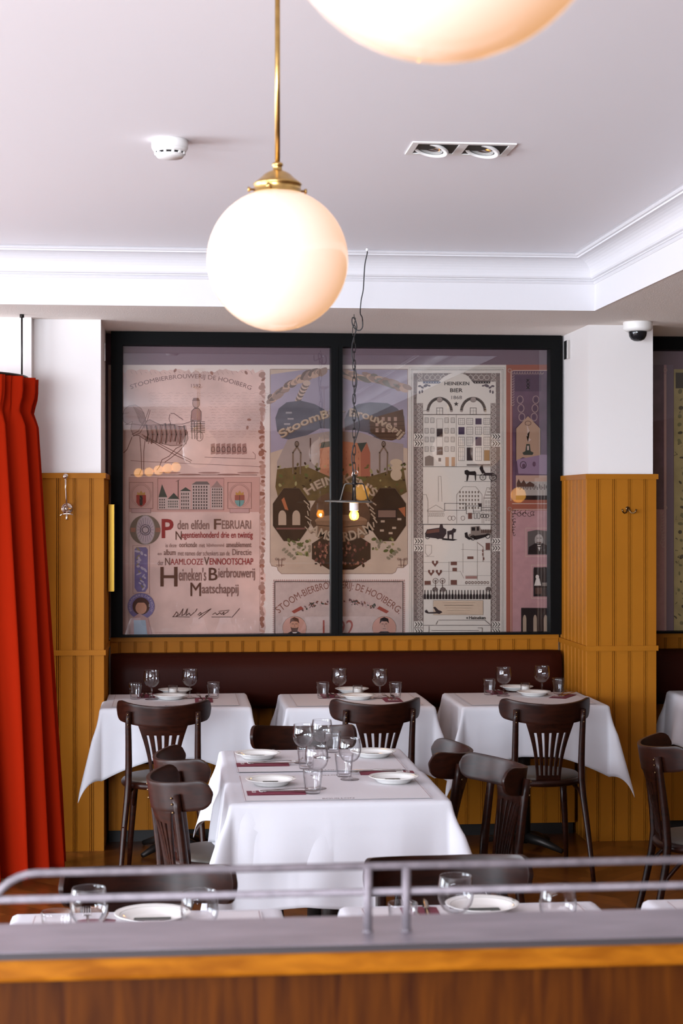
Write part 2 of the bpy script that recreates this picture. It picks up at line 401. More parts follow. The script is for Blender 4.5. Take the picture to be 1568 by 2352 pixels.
MB().tube(pts, .0048, 12).build('upper_bar', RAILM, rl)
MB().tube([(xl - .03, 0, .0495), (1.75, 0, .0495)], .0046, 12).build('lower_bar', RAILM, rl)
for px in (843, 932):
    x = at(px, 2137, 1.18)[0]
    b = MB().tube([(x, -.003, 0), (x, -.003, .080)], .0054, 12); b.tube([(x, -.003, 0), (x, -.003, .0025)], .0065, 12)
    b.build('post', RAILM, rl)
# ================================================================ BANQUETTE
def bench(x0, x1, label):
    e = empty('banquette_bench', ((x0 + x1) / 2, 8.98, 0), 0, label, 'bench'); h = (x1 - x0) / 2
    b = MB(); beadboard(b, (-h, -.16), (h, -.16), .065, .40, (0, -1)); b.box(-h, h, -.158, .22, .065, .40); b.build('base', OCHRE, e)
    MB().box(-h, h, -.12, .22, 0, .064).build('plinth', DARK, e)
    MB().box(-h, h, -.19, .235, .402, .475).build('seat_cushion', BENCHL, e, bevel=.02)
    # padded backrest roll
    pr = [(.235, .655), (.16, .64), (.115, .66), (.10, .72), (.10, .85), (.115, .91), (.15, .935), (.235, .935)]
    rows = []
    n = 46
    for i in range(n + 1):
        x = -h + 2 * h * i / n; k = min(1, (h - abs(x)) / .03) ; k = .75 + .25 * math.sqrt(max(0, k * (2 - k)))
        rows.append([(x, .235 - (.235 - y) * k, .79 + (z - .79) * (.93 + .07 * k)) for y, z in pr])
    b = MB().grid(rows); b.add(rows[0], [tuple(range(8))]); b.add(rows[-1], [tuple(range(8))[::-1]])
    b.build('backrest', BENCHL, e)
bench(NX0 + .02, NX1 - .02, 'long dark oxblood leather banquette against the wall under the black framed window')
bench(PX1 + .02, 4.6, 'dark leather banquette right of the panelled pillar, only its end showing')
# ================================================================ CURTAIN
def curtain():
    cx, cy, H = -1.345, 8.25, 2.30
    e = empty('curtain', (cx, cy, 0), 0, 'long red velvet draught curtain hanging in a curve at the left edge', 'curtain')
    rows = []; NZ, NA = 70, 300
    for i in range(NZ + 1):
        z = H * (1 - i / NZ) + .025 if i else H + .02
        z = .03 + (H + .015 - .03) * (1 - i / NZ)
        q = max(0.0, 1 - z / H); row = []
        for j in range(NA + 1):
            a = math.radians(-105 + 120 * j / NA)       # from the wall, round the front, to the right end
            arc = a * .66
            env = .6 + .4 * math.sin(a * 3.1 + 1.0)
            head = max(0, 1 - abs(z - (H - .14)) / .07)  # pinched waist below the heading
            w = math.sin(arc * 2 * PI / .150 + .9 * math.sin(q * 2 + a * 5) * q)
            w2 = math.sin(arc * 2 * PI / .035) * .006 if z > H - .12 else 0
            amp = (.032 + .046 * q) * (1 - .55 * head) * (.75 + .35 * env)
            r = .655 + .10 * q ** .9 + amp * w + .4 * amp * math.sin(arc * 2 * PI / .066 + 2 * q + .6) + w2 + (.012 * (z - (H - .14)) / .14 if z > H - .14 else 0)
            row.append((r * math.cos(a), r * math.sin(a) * .80, z))
        rows.append(row)
    MB().grid(rows).build('velvet', VELVET, e, solid=.004)
    MB().tube([(.65 * math.cos(math.radians(-175 + 190 * k / 60)), .65 * .8 * math.sin(math.radians(-175 + 190 * k / 60)), H + .022) for k in range(61)], .008, 10).build('curtain_rail', IRON, e)
    x, y = -.735 - cx, 8.45 - cy
    b = MB().tube([(x, y, H + .022), (x, y, ZS)], .0045, 10); b.tube([(x, y, ZS - .016), (x, y, ZS)], .011, 12); b.build('ceiling_rod', IRON, e)
curtain()
# ================================================================ GLOBE LAMPS
def globe(x, y, z, label):
    e = empty('globe_pendant_lamp', (x, y, ZC), 0, label, 'pendant lamp', 'opal globe pendants on brass stems'); c = z - ZC
    n = 28; pr = [(.150 * math.sin(PI * i / n), c - .150 * math.cos(PI * i / n)) for i in range(n + 1)]
    pr = [q for q in pr if not (q[1] > c + .143)] + [(.044, c + .1435), (.044, c + .15), (0, c + .15)]
    MB().lathe(pr, 64).build('glass_globe', OPAL, e)
    t = c + .138
    MB().lathe([(.050, t - .002), (.0515, t), (.0535, t + .003), (.050, t + .006), (.050, t + .020), (.052, t + .022), (.049, t + .025),
                (.040, t + .032), (.037, t + .034), (.028, t + .043), (.018, t + .049), (.010, t + .052), (.0095, t + .060), (.012, t + .062), (.011, t + .067), (.006, t + .069), (0, t + .069)], 48).build('brass_fitter', BRASS, e)
    for a in (.15, 2.2, 4.35, PI + .05):
        b = MB().tube([(.049 * math.cos(a), .049 * math.sin(a), t + .010), (.058 * math.cos(a), .058 * math.sin(a), t + .010), (.0585 * math.cos(a), .0585 * math.sin(a), t + .010), (.063 * math.cos(a), .063 * math.sin(a), t + .010)], [.0022, .0022, .005, .0055], 10)
        b.build('thumb_screw', BRASS, e)
    MB().tube([(0, 0, t + .066), (0, 0, -.02)], .0056, 14).build('stem', BRASS, e)
    MB().lathe([(0, 0), (.05, 0), (.05, -.006), (.03, -.022), (.008, -.03), (0, -.03)], 32).build('canopy', BRASS, e)
def globe_at(px, py, dpx, label):
    a, bb, v = ray(px, py); t = .30 * FPX / dpx; globe(a * t, bb * t, HC + v * t, label)
globe_at(637, 597, 325, 'white opal globe lamp hanging whole in view on its brass stem')
globe_at(1018, -266, 800, 'out of focus opal globe lamp, only its underside showing at the top edge')
globe(1.47, 1.6, 2.24, 'opal globe lamp hanging beside the camera, seen mirrored left of the window mullion')
globe(2.50, 2.9, 2.24, 'opal globe lamp hanging to the right, seen mirrored over the pale facade print')
globe(2.95, 2.35, 2.24, 'opal globe lamp hanging far right, seen mirrored at the edge of the facade print')
def sconce(px, py, d, label):
    a, bb, v = ray(px, py); Yv = 2 * (YW - .02) - (YB + .12); t = Yv / bb; x, z = a * t, HC + v * t
    e = empty('wall_lamp', (x, YB, z), 0, label, 'wall lamp', 'amber wall lamps behind the camera, mirrored in the window')
    MB().ball((0, .12, 0), d / 2, 20).build('amber_globe', AMBER, e)
    MB().tube([(0, .0, 0), (0, .02, 0), (0, .021, 0), (0, .12 - d * .4, 0)], [.04, .04, .012, .012], 16).build('bracket', BRASS, e)
for px, py, d, n in ((830, 1131, .20, 'large amber wall lamp mirrored beside the hanging work lamp'), (1190, 1137, .19, 'large amber wall lamp mirrored over the framed photographs'),
                     (318, 1086, .11, 'first small amber lamp from the left in the mirrored row'), (342, 1084, .11, 'second small amber lamp from the left in the mirrored row'),
                     (364, 1080, .12, 'middle small amber lamp in the mirrored row'), (385, 1076, .12, 'fourth small amber lamp from the left in the mirrored row'), (404, 1073, .12, 'last small amber lamp on the right of the mirrored row')):
    sconce(px, py, d, n)
# ================================================================ INDUSTRIAL LAMP
def caged_lamp():
    X, Y = .867, 8.29
    z = lambda py: HC + (1165 - py) * (8.34 / FPX)
    e = empty('hanging_work_lamp', (X, Y, ZS), 0, 'flat grey enamel disc lamp on a chain with a glowing amber bulb', 'pendant lamp')
    L = lambda py: z(py) - ZS
    zz = L(1152)
    MB().lathe([(0, zz + .006), (.10, zz + .004), (.117, zz + .001), (.119, zz - .003), (.116, zz - .004), (.10, zz - .002), (0, zz)], 48).build('shade_disc', IRONG, e, rot=(.02, .025, 0))
    for a in (PI + .15, -.1, PI / 2, -PI / 2):
        c, s = math.cos(a), math.sin(a)
        MB().tube([(0, 0, L(1111)), (.040 * c, .040 * s, L(1111)), (.048 * c, .048 * s, L(1114)), (.052 * c, .052 * s, L(1120)), (.068 * c, .068 * s, L(1148)), (.078 * c, .078 * s, L(1151))], .0032, 8).build('bracket', IRONG if c < -.5 else IRON, e)
    MB().tube([(0, 0, L(1152)), (0, 0, L(1118)), (0, 0, L(1112))], [.003, .003, .006], 10).build('rod', STEEL, e)
    MB().lathe([(0, L(1090)), (.006, L(1090)), (.008, L(1094)), (.010, L(1100)), (.010, L(1107)), (.012, L(1108)), (.012, L(1113)), (.007, L(1114)), (.004, L(1120)), (0, L(1120))], 20).build('socket_cap', IRON, e)
    MB().lathe([(0, L(1153)), (.0215, L(1153)), (.0225, L(1156)), (.0225, L(1172)), (.020, L(1173)), (0, L(1173))], 28).build('porcelain_socket', PORC, e)
    c = L(1184); bu = MB().lathe([(.013, L(1172.5)), (.0215, c + .010), (.0235, c), (.0215, c - .011), (.014, c - .020), (0, c - .0235)], 28).build('bulb', BULB, e)
    b = MB()
    for k in range(6):
        a = k * PI / 3; b.tube([(.010 * math.cos(a), .010 * math.sin(a), L(1173)), (.0115 * math.cos(a), .0115 * math.sin(a), c), (.005 * math.cos(a), .005 * math.sin(a), c - .018)], .0010, 6)
    b.build('filament', FILA, bu).parent = bu
    # chain links
    top, bot = L(750), L(1083); n = 17; lh = (top - bot) / n; b = MB()
    for i in range(n):
        zc = top - lh * (i + .5); pts = []
        for k in range(14):
            a = 2 * PI * k / 14; u = .0075 * math.cos(a); w = (lh * .62) * math.sin(a)
            w = max(-lh * .60, min(lh * .60, w * 1.15)); pts.append((u, 0, zc + w) if i % 2 == 0 else (0, u, zc + w))
        b.tube(pts, .0021, 6, closed=True)
    b.build('chain', IRON, e)
    b = MB().tube([(.004, 0, L(1078)), (-.006, 0, L(1084)), (-.010, 0, L(1092)), (-.004, 0, L(1098))], .002, 8)
    b.tube([(.010 + .009 * math.cos(k * PI / 6), 0, L(1086) + .011 * math.sin(k * PI / 6)) for k in range(12)], .0015, 6, closed=True)
    b.build('shackle', STEEL, e)
    b = MB().tube([(0, 0, 0), (0, 0, -.012), (.007, 0, -.020), (0, 0, L(748)), (-.006, 0, L(744))], .0018, 8); b.build('ceiling_hook', IRON, e)
    # cable: up the chain, a loop at the hook, then a slack run to the cornice
    ex, ey, ez = at(843, 574, 2.885)[0] - X, at(843, 574, 2.885)[1] - Y, 2.885 - ZS
    P = [(.0, .004, L(1096)), (-.006, -.004, L(1075)), (-.012, -.006, L(1050)), (-.006, -.006, L(1030)), (.010, -.006, L(1005)), (.022, -.006, L(985)), (.022, -.006, L(965)),
         (.008, -.006, L(942)), (-.004, -.006, L(925)), (.004, -.006, L(900)), (.012, -.006, L(878)), (.006, -.006, L(850)), (-.010, -.006, L(820)), (-.009, -.006, L(790)), (.006, -.006, L(765)),
         (.012, -.01, L(752)), (.006, -.012, L(738)), (-.006, -.014, L(730)), (-.012, -.014, L(736)), (-.008, -.014, L(748)), (.006, -.02, L(758)), (.026, -.03, L(760)), (.037, -.04, L(752)), (.034, -.06, L(735)),
         ]
    def via(px, py, f):
        yy = Y + f * ey; x2, z2 = atY(px, py, yy); return (x2 - X, yy - Y, z2 - ZS)
    P += [via(830, 726, .40), via(827, 718, .73), via(829, 690, .77), via(834, 665, .81), via(836, 630, .87), via(838, 605, .92), via(843, 582, .97), (ex, ey, ez)]
    Q = []
    for i in range(len(P) - 1):
        p0, p1, p2, p3 = [Vector(P[max(0, min(len(P) - 1, i + k))]) for k in (-1, 0, 1, 2)]
        for k in range(4):
            t = k / 4; Q.append(.5 * ((2 * p1) + (p2 - p0) * t + (2 * p0 - 5 * p1 + 4 * p2 - p3) * t * t + (3 * p1 - p0 - 3 * p2 + p3) * t ** 3))
    Q.append(Vector(P[-1]))
    MB().tube(Q, .0028, 8).build('cable', CABLE, e)
    MB().lathe([(0, .008), (.006, .006), (.007, 0), (.004, -.006), (0, -.006)], 12, c=(ex, ey, ez)).build('cable_clip', PORC, e)
    l = bpy.data.lights.new('bulb_glow', 'POINT'); l.energy = 6.0; l.color = (1, .6, .25); l.shadow_soft_size = .008
    o = bpy.data.objects.new('bulb_glow', l); COL.objects.link(o); o.location = (X, Y, z(1184) - .006)
caged_lamp()
# ================================================================ CEILING FITTINGS
def smoke():
    x, y = at(390, 322, ZC); e = empty('smoke_detector', (x, y, ZC), 0, 'round white smoke detector on the ceiling left of the globe stem', 'smoke detector')
    MB().lathe([(0, 0), (.058, 0), (.058, -.004), (.059, -.006), (.059, -.026), (.056, -.030), (0, -.030)], 40).build('base_ring', PLAST, e)
    MB().lathe([(.05, -.030), (.050, -.038), (.046, -.042), (0, -.042)], 40).build('slot_ring', DARK, e)
    b = MB().lathe([(.052, -.028), (.054, -.030), (.050, -.042), (.0505, -.042)], 40)
    b = MB().lathe([(0, -.046), (.047, -.046), (.046, -.050), (.041, -.057), (0, -.060)], 40)
    for k in range(12):
        a = k * PI / 6 + .2; b.box(-.004, .004, -.004, .004, 0, 0)
        n = len(b.v) - 8
        for i in range(n, n + 8):
            vx, vy, vz = b.v[i]; h = -.030 if i < n + 4 else -.047; r = .047 + vy
            b.v[i] = (r * math.cos(a) - vx * math.sin(a), r * math.sin(a) + vx * math.cos(a), h)
    b.build('cover', PLAST, e)
    MB().lathe([(.0565, -.028), (.057, -.030), (.050, -.040), (.047, -.040)], 40).build('skirt', PLAST, e)
smoke()
def downlight():
    (xa, ya), (xb, yb2) = at(947, 323, ZC), at(1185, 329, ZC); (xc, yc), (xd, yd) = at(933, 353, ZC), at(1160, 359, ZC)
    x = (xa + xb + xc + xd) / 4; y = (ya + yb2 + yc + yd) / 4; w = (xb - xa) / 2; d = .098
    e = empty('recessed_downlight', (x, y, ZC), 0, 'square trimmed twin recessed ceiling spotlight right of the globe stem', 'ceiling light')
    b = MB(); h = .004; t = .021
    for x0, x1, y0, y1 in ((-w, w, -d, -d + t), (-w, w, d - t, d), (-w, -w + t, -d + t, d - t), (w - t, w, -d + t, d - t), (-t * .7, t * .7, -d + t, d - t)): b.box(x0, x1, y0, y1, -h, .001)
    b.build('trim_frame', PLAST, e)
    for s in (-1, 1):
        MB().box(min(s * .01, s * (w - t)), max(s * .01, s * (w - t)), -d + t, d - t, -.0008, 0).build('black_recess', DARK, e)
        cx = s * w / 2 + s * .0
        b = MB().lathe([(.056, -.006), (.060, .0), (.054, .004), (.045, .000), (.043, -.004), (.056, -.006)], 40)
        o = b.build('lamp_ring', PLAST, e, loc=(cx - .012, .004, -.004), rot=(math.radians(-7), math.radians(12), 0))
        b = MB().lathe([(0, .006), (.026, .004), (.040, -.001), (.036, .006)], 32)
        b.build('reflector', STEEL, o)
downlight()
def dome():
    x, y = at(1464, 738, ZS); y = 8.50; x = atY(1464, 745, 8.50)[0]
    e = empty('security_camera', (x, y, ZS), 0, 'white dome security camera on the soffit in front of the pillar', 'camera')
    MB().lathe([(0, 0), (.072, 0), (.073, -.004), (.073, -.032), (.070, -.040), (.060, -.046), (.055, -.048), (0, -.048)], 48).build('housing', PLAST, e)
    MB().lathe([(.046, -.048), (.046, -.055), (.043, -.072), (.034, -.087), (.018, -.096), (0, -.098)], 40).build('smoked_dome', DOME, e)
dome()
# small metal plates on the niche reveals
x, z = atY(1294, 804, 9.10); tag(MB().box(NX1 - .0062, NX1 + .0108, 9.06, 9.13, z - .05, z + .05).build('wall_plate', STEEL, bevel=.002), 'small metal plate with dark insert high on the pillar side by the window', 'wall plate')
o = tag(MB().box(NX0 - .012, NX0 - .005, 9.04, 9.10, 2.47, 2.57).build('wall_plate', STEEL, bevel=.002), 'small metal plate high on the left reveal beside the window frame', 'wall plate')
e = empty('brass_sign', (NX0 + .014, 9.02, 1.5), 0, 'upright brass plaque seen edge-on, mounted on the left reveal beside the window', 'plaque')
MB().box(0, .030, -.075, -.068, -.225, .225).build('brass_edge', BRASSP, e, bevel=.001)
MB().box(0, .028, -.068, .075, -.225, .225).build('backing', IRON, e)
# ---- coat hooks
def hook_left():
    Y = YP - .009; x, z = atY(154, 1168, Y)
    e = empty('coat_hook', (x, Y, z), 0, 'tall polished nickel coat hook with ball tip on the left panelling', 'coat hook')
    m = Matrix.Rotation(PI / 2, 4, 'X')
    MB().lathe([(0, 0), (.028, 0), (.028, .003), (.024, .006), (.021, .005), (.019, .008), (.013, .010), (.010, .016), (.007, .022), (0, .024)], 32).xf(m).build('rose', NICKEL, e)
    b = MB().tube([(0, -.018, -.002), (-.001, -.040, .05), (-.003, -.055, .10), (-.004, -.060, .150)], [.005, .0045, .004, .0045], 12)
    b.tube([(0, -.018, 0), (.001, -.030, -.03), (.002, -.046, -.055)], [.005, .004, .006], 12); b.build('upper_arm', NICKEL, e)
    MB().ball((-.004, -.060, .158), .014, 20).build('ball_tip', NICKEL, e)
    MB().tube([(-.032, -.050, -.034), (-.015, -.050, -.027), (.002, -.050, -.025), (.018, -.050, -.027), (.033, -.050, -.031)], .0035, 10).build('lower_hook', NICKEL, e)
hook_left()
def hook_right():
    Y = YP - .009; x, z = atY(1441, 1168, Y)
    e = empty('coat_hook', (x, Y, z), 0, 'small dark bronze double coat hook on the right pillar panelling', 'coat hook')
    m = Matrix.Rotation(PI / 2, 4, 'X')
    MB().lathe([(0, 0), (.011, 0), (.010, .003), (0, .005)], 20).xf(m).build('back_plate', BRONZE, e)
    for s in (-1, 1):
        MB().tube([(0, -.004, .004), (s * .006, -.010, -.010), (s * .014, -.016, -.022), (s * .024, -.022, -.024), (s * .033, -.028, -.016), (s * .037, -.031, -.004)], [.004, .004, .0035, .0035, .0035, .0045], 10).build('hook', BRONZE, e)
hook_right()
# ================================================================ CHAIRS
def make_chair():
    e = empty('bistro_chair', (0, 0, 0))
    seat = MB().lathe([(0, .425), (.175, .425), (.196, .428), (.202, .436), (.202, .448), (.196, .456), (.180, .458), (0, .458)], 48)
    o = seat.build('seat', CHAIRW, e)
    MB().lathe([(.183, .456), (.184, .462), (.176, .470), (.14, .477), (.07, .480), (0, .481)], 48).build('seat_pad', PAD, e)
    R = .222; yb = -.25
    def arc(s, z, k=1.0):
        a = s / R; lean = -(z - .80) * .16
        return (R * math.sin(a), yb + k * R * (1 - math.cos(a)) + lean, z)
    L = .550; Hh = .047; rows = []; N = 56; Mz = 8
    for i in range(N + 1):
        s = -L / 2 + L * i / N
        q = abs(s) - (L / 2 - .05)
        h = Hh if q <= 0 else Hh * math.sqrt(max(0.0, 1 - (q / .05) ** 2))
        h = max(h, .004)
        zc = .765 + .026 * (abs(s) / (L / 2)) ** 1.7
        if abs(s) > .115: h_lo = h
        else: h_lo = h + .0
        rows.append([arc(s, zc - h_lo + (h + h_lo) * j / Mz) for j in range(Mz + 1)])
    MB().grid(rows).build('top_rail', CHAIRW, e, solid=.013, bevel=.003, angle=50)
    # pierced fan splat
    rows = []; nz = 22; z0, z1 = .455, .730
    cols = [0, .105] 
    fr = []
    bar, slot = .116, .061
    x = 0; fr = [0]
    for k in range(5): x += bar; fr.append(x); x += slot; fr.append(x)
    fr.append(1.0)
    sc = 1 / (6 * bar + 5 * slot); fr = [q * sc if i < len(fr) - 1 else 1 for i, q in enumerate(fr)]
    for i in range(nz + 1):
        t = i / nz; z = z0 + (z1 - z0) * t
        hw = .058 + .060 * t ** 1.9
        row = []
        for f in fr:
            s = -hw + 2 * hw * f
            y_lo = -.178; p = arc(s, z, 1.0); flat = Vector((s, y_lo + (yb + .055 - y_lo) * 0, z))
            w = t ** .8
            lean_y = y_lo + (p[1] - y_lo) * w
            row.append((s * (1 - w) + p[0] * w, lean_y, z))
        rows.append(row)
    MB().grid(rows, skip=lambda i, j: j % 2 == 1 and 2 <= i < 18).build('splat', CHAIRW, e, solid=.010, bevel=.002)
    for s in (-1, 1):
        pts = [(s * .192, -.262, 0), (s * .186, -.240, .10), (s * .176, -.205, .25), (s * .164, -.180, .38), (s * .158, -.172, .46), (s * .156, -.178, .55), (s * .156, -.190, .65), (s * .157, -.202, .74), (s * .157, -.208, .785)]
        b = MB().tube(pts, [.0105, .012, .0135, .015, .0155, .0155, .0145, .0135, .0125], 14)
        o = b.build('leg', CHAIRW, e)
        b = MB()
        for zz in (.775, .755, .728): b.ball((s * .157, -.222 + (.775 - zz) * .1, zz), .0045, 8)
        b.build('rivet', BRONZE, o)
        MB().tube([(s * .178, .196, 0), (s * .168, .172, .15), (s * .155, .150, .30), (s * .145, .138, .43)], [.010, .0135, .016, .0175], 14).build('leg', CHAIRW, e)
        MB().tube([(s * .177, -.210, .26), (s * .172, -.175, .34), (s * .16, -.12, .40), (s * .14, -.06, .424)], .008, 10).build('brace', CHAIRW, e)
        MB().tube([(s * .155, .152, .28), (s * .15, .12, .35), (s * .14, .06, .40), (s * .13, .01, .424)], .008, 10).build('brace', CHAIRW, e)
    index_kids(e); return e
CH = make_chair()
G1 = 'dark bentwood chairs around the tables'
chairs = [
 ((-.043, 8.025), -2, 'dark bentwood chair drawn up to the left back table, its back to the camera'),
 ((.915, 8.010), 5, 'dark bentwood chair drawn up to the middle back table, its back to the camera'),
 ((1.705, 7.945), 1, 'dark bentwood chair drawn up to the right back table, its back to the camera'),
 ((.165, 5.76), -75, 'reddish brown bentwood chair left of the centre table, nearer the camera'),
 ((.180, 6.24), -78, 'reddish brown bentwood chair left of the centre table, farther from the camera'),
 ((.845, 6.32), 80, 'dark bentwood chair right of the centre table, farther of the two'),
 ((.960, 5.88), 101, 'dark bentwood chair right of the centre table, nearer of the two'),
 ((.515, 6.79), 179, 'dark bentwood chair at the far head of the centre table'),
 ((-.062, 4.09), 180, 'dark bentwood chair facing us behind the near left table'),
 ((.682, 4.14), 181, 'dark bentwood chair facing us behind the near middle table'),
 ((2.005, 6.35), -97, 'dark bentwood chair at the right edge in front of the pillar'),
]
for i, ((x, y), r, lab) in enumerate(chairs):
    if i == 0:
        CH.location = (x, y, 0); CH.rotation_euler = (0, 0, math.radians(r)); CH['label'] = lab; CH['category'] = 'chair'; CH['group'] = G1
    else: dup(CH, (x, y, 0), math.radians(r), lab, G1)
# ================================================================ TABLES AND CLOTHS
ZT = .748
def table(x, y, w, d, label):
    e = empty('pedestal_table', (x, y, 0), 0, label, 'table')
    MB().box(-w / 2 + .004, w / 2 - .004, -d / 2 + .004, d / 2 - .004, .718, .7435).build('table_top', DARK, e, bevel=.004)
    MB().tube([(0, 0, .03), (0, 0, .718)], .036, 20).build('column', IRON, e)
    MB().box(-.03, .03, -d / 2 + .1, d / 2 - .1, .704, .718).box(-w / 2 + .1, w / 2 - .1, -.03, .03, .7039, .7179).build('support', IRON, e)
    b = MB()
    for a in range(4):
        q = PI / 4 + a * PI / 2; c, s = math.cos(q), math.sin(q); r = .23
        b.tube([(0, 0, .06), (.12 * c, .12 * s, .045), (r * c, r * s, .012)], [.03, .022, .012], 10)
    b.build('cross_base', IRON, e); return e
def cloth(x, y, w, d, drop, label, extra=.4, seed=0, name='tablecloth', off=0.0, rip=.007, flare=.10, A=.30, group=None, spread=.28, tip=1.0, clampx=None):
    # drop = (left, right, front, back)
    rnd = random.Random(seed); ph = [rnd.uniform(0, 6.28) for _ in range(8)]
    st = .0115; hw, hd = w / 2 + .002 + off, d / 2 + .002 + off; BR = .014
    def axis(a, h, b2):
        n1 = max(1, int(a / st)); n2 = int(2 * h / st); n3 = max(1, int(b2 / st))
        xs = [-h - a * (1 - i / n1) for i in range(n1)] + [-h + 2 * h * i / n2 for i in range(n2)] + [h + b2 * i / n3 for i in range(n3 + 1)]
        return xs
    us = axis(drop[0], hw, drop[1]); vs = axis(drop[2], hd, drop[3])
    def bend(r):
        if r <= BR * PI / 2: q = r / BR; return BR * math.sin(q), BR * (1 - math.cos(q))
        k = r - BR * PI / 2; return BR + k * flare, BR + k
    def crease(al, q, r, env):     # ironed fold lines in the hanging part
        c = 0
        for c0, wd, am in ((.05 * math.sin(q), .010, .0022), (.05 * math.sin(q) + .24, .010, .0016), (.05 * math.sin(q) - .24, .010, .0016)):
            c += am * max(0, 1 - abs(al - c0) / wd)
        return (c + .0025 * max(0, 1 - abs(r - .085) / .010)) * min(1, env * 1.6)
    rows = []
    for v in vs:
        row = []
        for u in us:
            ex = max(0, abs(u) - hw); ey = max(0, abs(v) - hd); sx = 1 if u > 0 else -1; sy = 1 if v > 0 else -1
            bx = max(-hw, min(hw, u)); by = max(-hd, min(hd, v))
            z = ZT + off * .6
            if ex == 0 and ey == 0:
                z += .0005 * math.sin(7 * u + ph[0]) * math.sin(6 * v + ph[1]); row.append((x + u, y + v, z)); continue
            r = math.hypot(ex, ey); phi = math.atan2(ey, ex)
            o, dz = bend(r)
            if ex and ey:
                s2 = math.sin(2 * phi); k = 1 + extra - (extra * .25) * s2 * tip
                psi = PI / 4 + (phi - PI / 4) * .55
                gx = math.cos(phi) * o; gy = math.sin(phi) * o; f = A * s2 * r * min(1, r / .12)
                gx += f * math.cos(psi); gy += f * math.sin(psi); dz *= k * math.sqrt(max(.1, 1 - (A * s2) ** 2))
                row.append((x + bx + sx * gx, y + by + sy * gy, z - dz))
            else:
                along = v if ex else u; lim = hd if ex else hw; q = lim - abs(along)
                k = 1 + extra * max(0, 1 - q / spread) ** 1.4
                side = (0 if sx < 0 else 1) if ex else (2 if sy < 0 else 3)
                env = min(1, r / .2) * min(1, q / .05 + .0)
                wv = rip * (math.sin(along * 17 + ph[side] + 1.2 * r * 6) + .6 * math.sin(along * 31 + ph[side + 4])) * env + rip * 1.5 * env * max(0, math.sin(along * 8 + ph[side + 3]))
                o += wv + crease(along, ph[side], r, env)
                if ex: row.append((x + sx * (hw + o), y + v, z - dz * k))
                else: row.append((x + u, y + sy * (hd + o), z - dz * k))
        rows.append(row)
    if clampx: rows = [[(max(clampx[0], min(clampx[1], a)) if c > clampx[2] else a, c, h) for a, c, h in row] for row in rows]
    o = MB().grid(rows).build(name, CLOTH, solid=.0016, soff=-1)
    return tag(o, label, 'tablecloth', group)
TW, TD = .70, .60
back = [(.008, 8.60, 'left'), (.895, 8.54, 'middle'), (1.742, 8.50, 'right'), (2.93, 8.50, 'far right')]
for i, (x, y, n) in enumerate(back):
    where = {'left': 'left back table against the banquette', 'middle': 'middle back table against the banquette', 'right': 'right back table beside the pillar', 'far right': 'back table beyond the pillar'}[n]
    table(x, y, TW, TD, 'dark pedestal table under the white cloth, ' + where)
    cloth(x, y, TW, TD, (.25, .25, .25, .16), 'white linen tablecloth with hanging points on the ' + where, extra=.42, seed=i + 3, group='white tablecloths on the back tables',
          clampx=(NX0 + .018 if i < 3 else PX1 + .02, NX1 - .014 if i < 3 else 9, 8.60))
cx, cy = .538, 6.20
table(cx, 5.89, .70, .60, 'dark pedestal table under the white cloth, centre of the room, nearer half')
table(cx, 6.51, .70, .60, 'dark pedestal table under the white cloth, centre of the room, farther half')
cloth(cx, 6.51, .70, .60, (.26, .25, .0, .25), 'white tablecloth over the farther half of the centre table', extra=.1, seed=21, off=-.0015)
cloth(cx - .113, 5.89, .474, .60, (.25, .0, .335, .0), 'white under-cloth hanging lowest at the front of the centre table', extra=.10, seed=25, off=-.0015, name='tablecloth')
cloth(cx + .003, 5.895, .70, .61, (.24, .235, .205, .05), 'white top cloth over the nearer half of the centre table', extra=.06, seed=12, off=.0012, rip=.004, A=.36)
near = [(-.062, 3.785, .61, .66, 'near left table behind the counter'), (.708, 3.785, .60, .66, 'near middle table behind the counter'), (1.455, 3.785, .60, .66, 'near right table cut off by the right edge')]
for i, (x, y, w, d, n) in enumerate(near):
    table(x, y, w, d, 'dark pedestal table under the white cloth, ' + n)
    cloth(x, y, w, d, (.20, .20, .2, .18), 'white tablecloth on the ' + n, extra=.05, seed=40 + i, rip=.004)
# ================================================================ PAPER PLACEMATS
ZP = .7505
def placemat(x, y, w, d, label, rz=0):
    hx, hy = w / 2, d / 2; b = MB(); m = .012
    b.box(-hx - m * 0, hx, -hy, hy, 0, .0005, 0)
    z = .0007; t = .0013
    i = .004
    def quad(x0, x1, y0, y1, mi): b.add([(x0, y0, z), (x1, y0, z), (x1, y1, z), (x0, y1, z)], [(0, 1, 2, 3)], mi)
    quad(-hx + i, -hx + i + t, -hy + i, hy - i, 1); quad(hx - i - t, hx - i, -hy + i, hy - i, 1)
    quad(-hx + i, hx - i, -hy + i, -hy + i + t * .35, 2); quad(-hx + i, hx - i, hy - i - t * .35, hy - i, 2)
    vs, fs, asp = text_geo('BOUILLON', .01); W_ = .105; H_ = .017
    for yy in (-hy + .012, hy - .012 - H_):
        b.add([(-W_ / 2 + a * W_, yy + c * H_, z) for a, c in vs], fs, 2)
    o = b.build('paper_placemat', [PAPER, INKR, INK], None, (x, y, ZP), (0, 0, rz)); return tag(o, label, 'placemat', 'white printed paper placemats')
for i, (x, y, n) in enumerate(back):
    placemat(x, y + .0, .620, .53, 'white paper placemat with a thin ruled border on the ' + ['left back table', 'middle back table', 'right back table', 'back table beyond the pillar'][i])
placemat(cx, 5.885, .620, .53, 'white printed paper placemat on the nearer half of the centre table')
placemat(cx, 6.500, .620, .53, 'white printed paper placemat on the farther half of the centre table')
for i, (x, y, w, d, n) in enumerate(near): placemat(x, y - .005, .533, .62, 'white paper placemat on the ' + n)
ZO = ZP + .0009
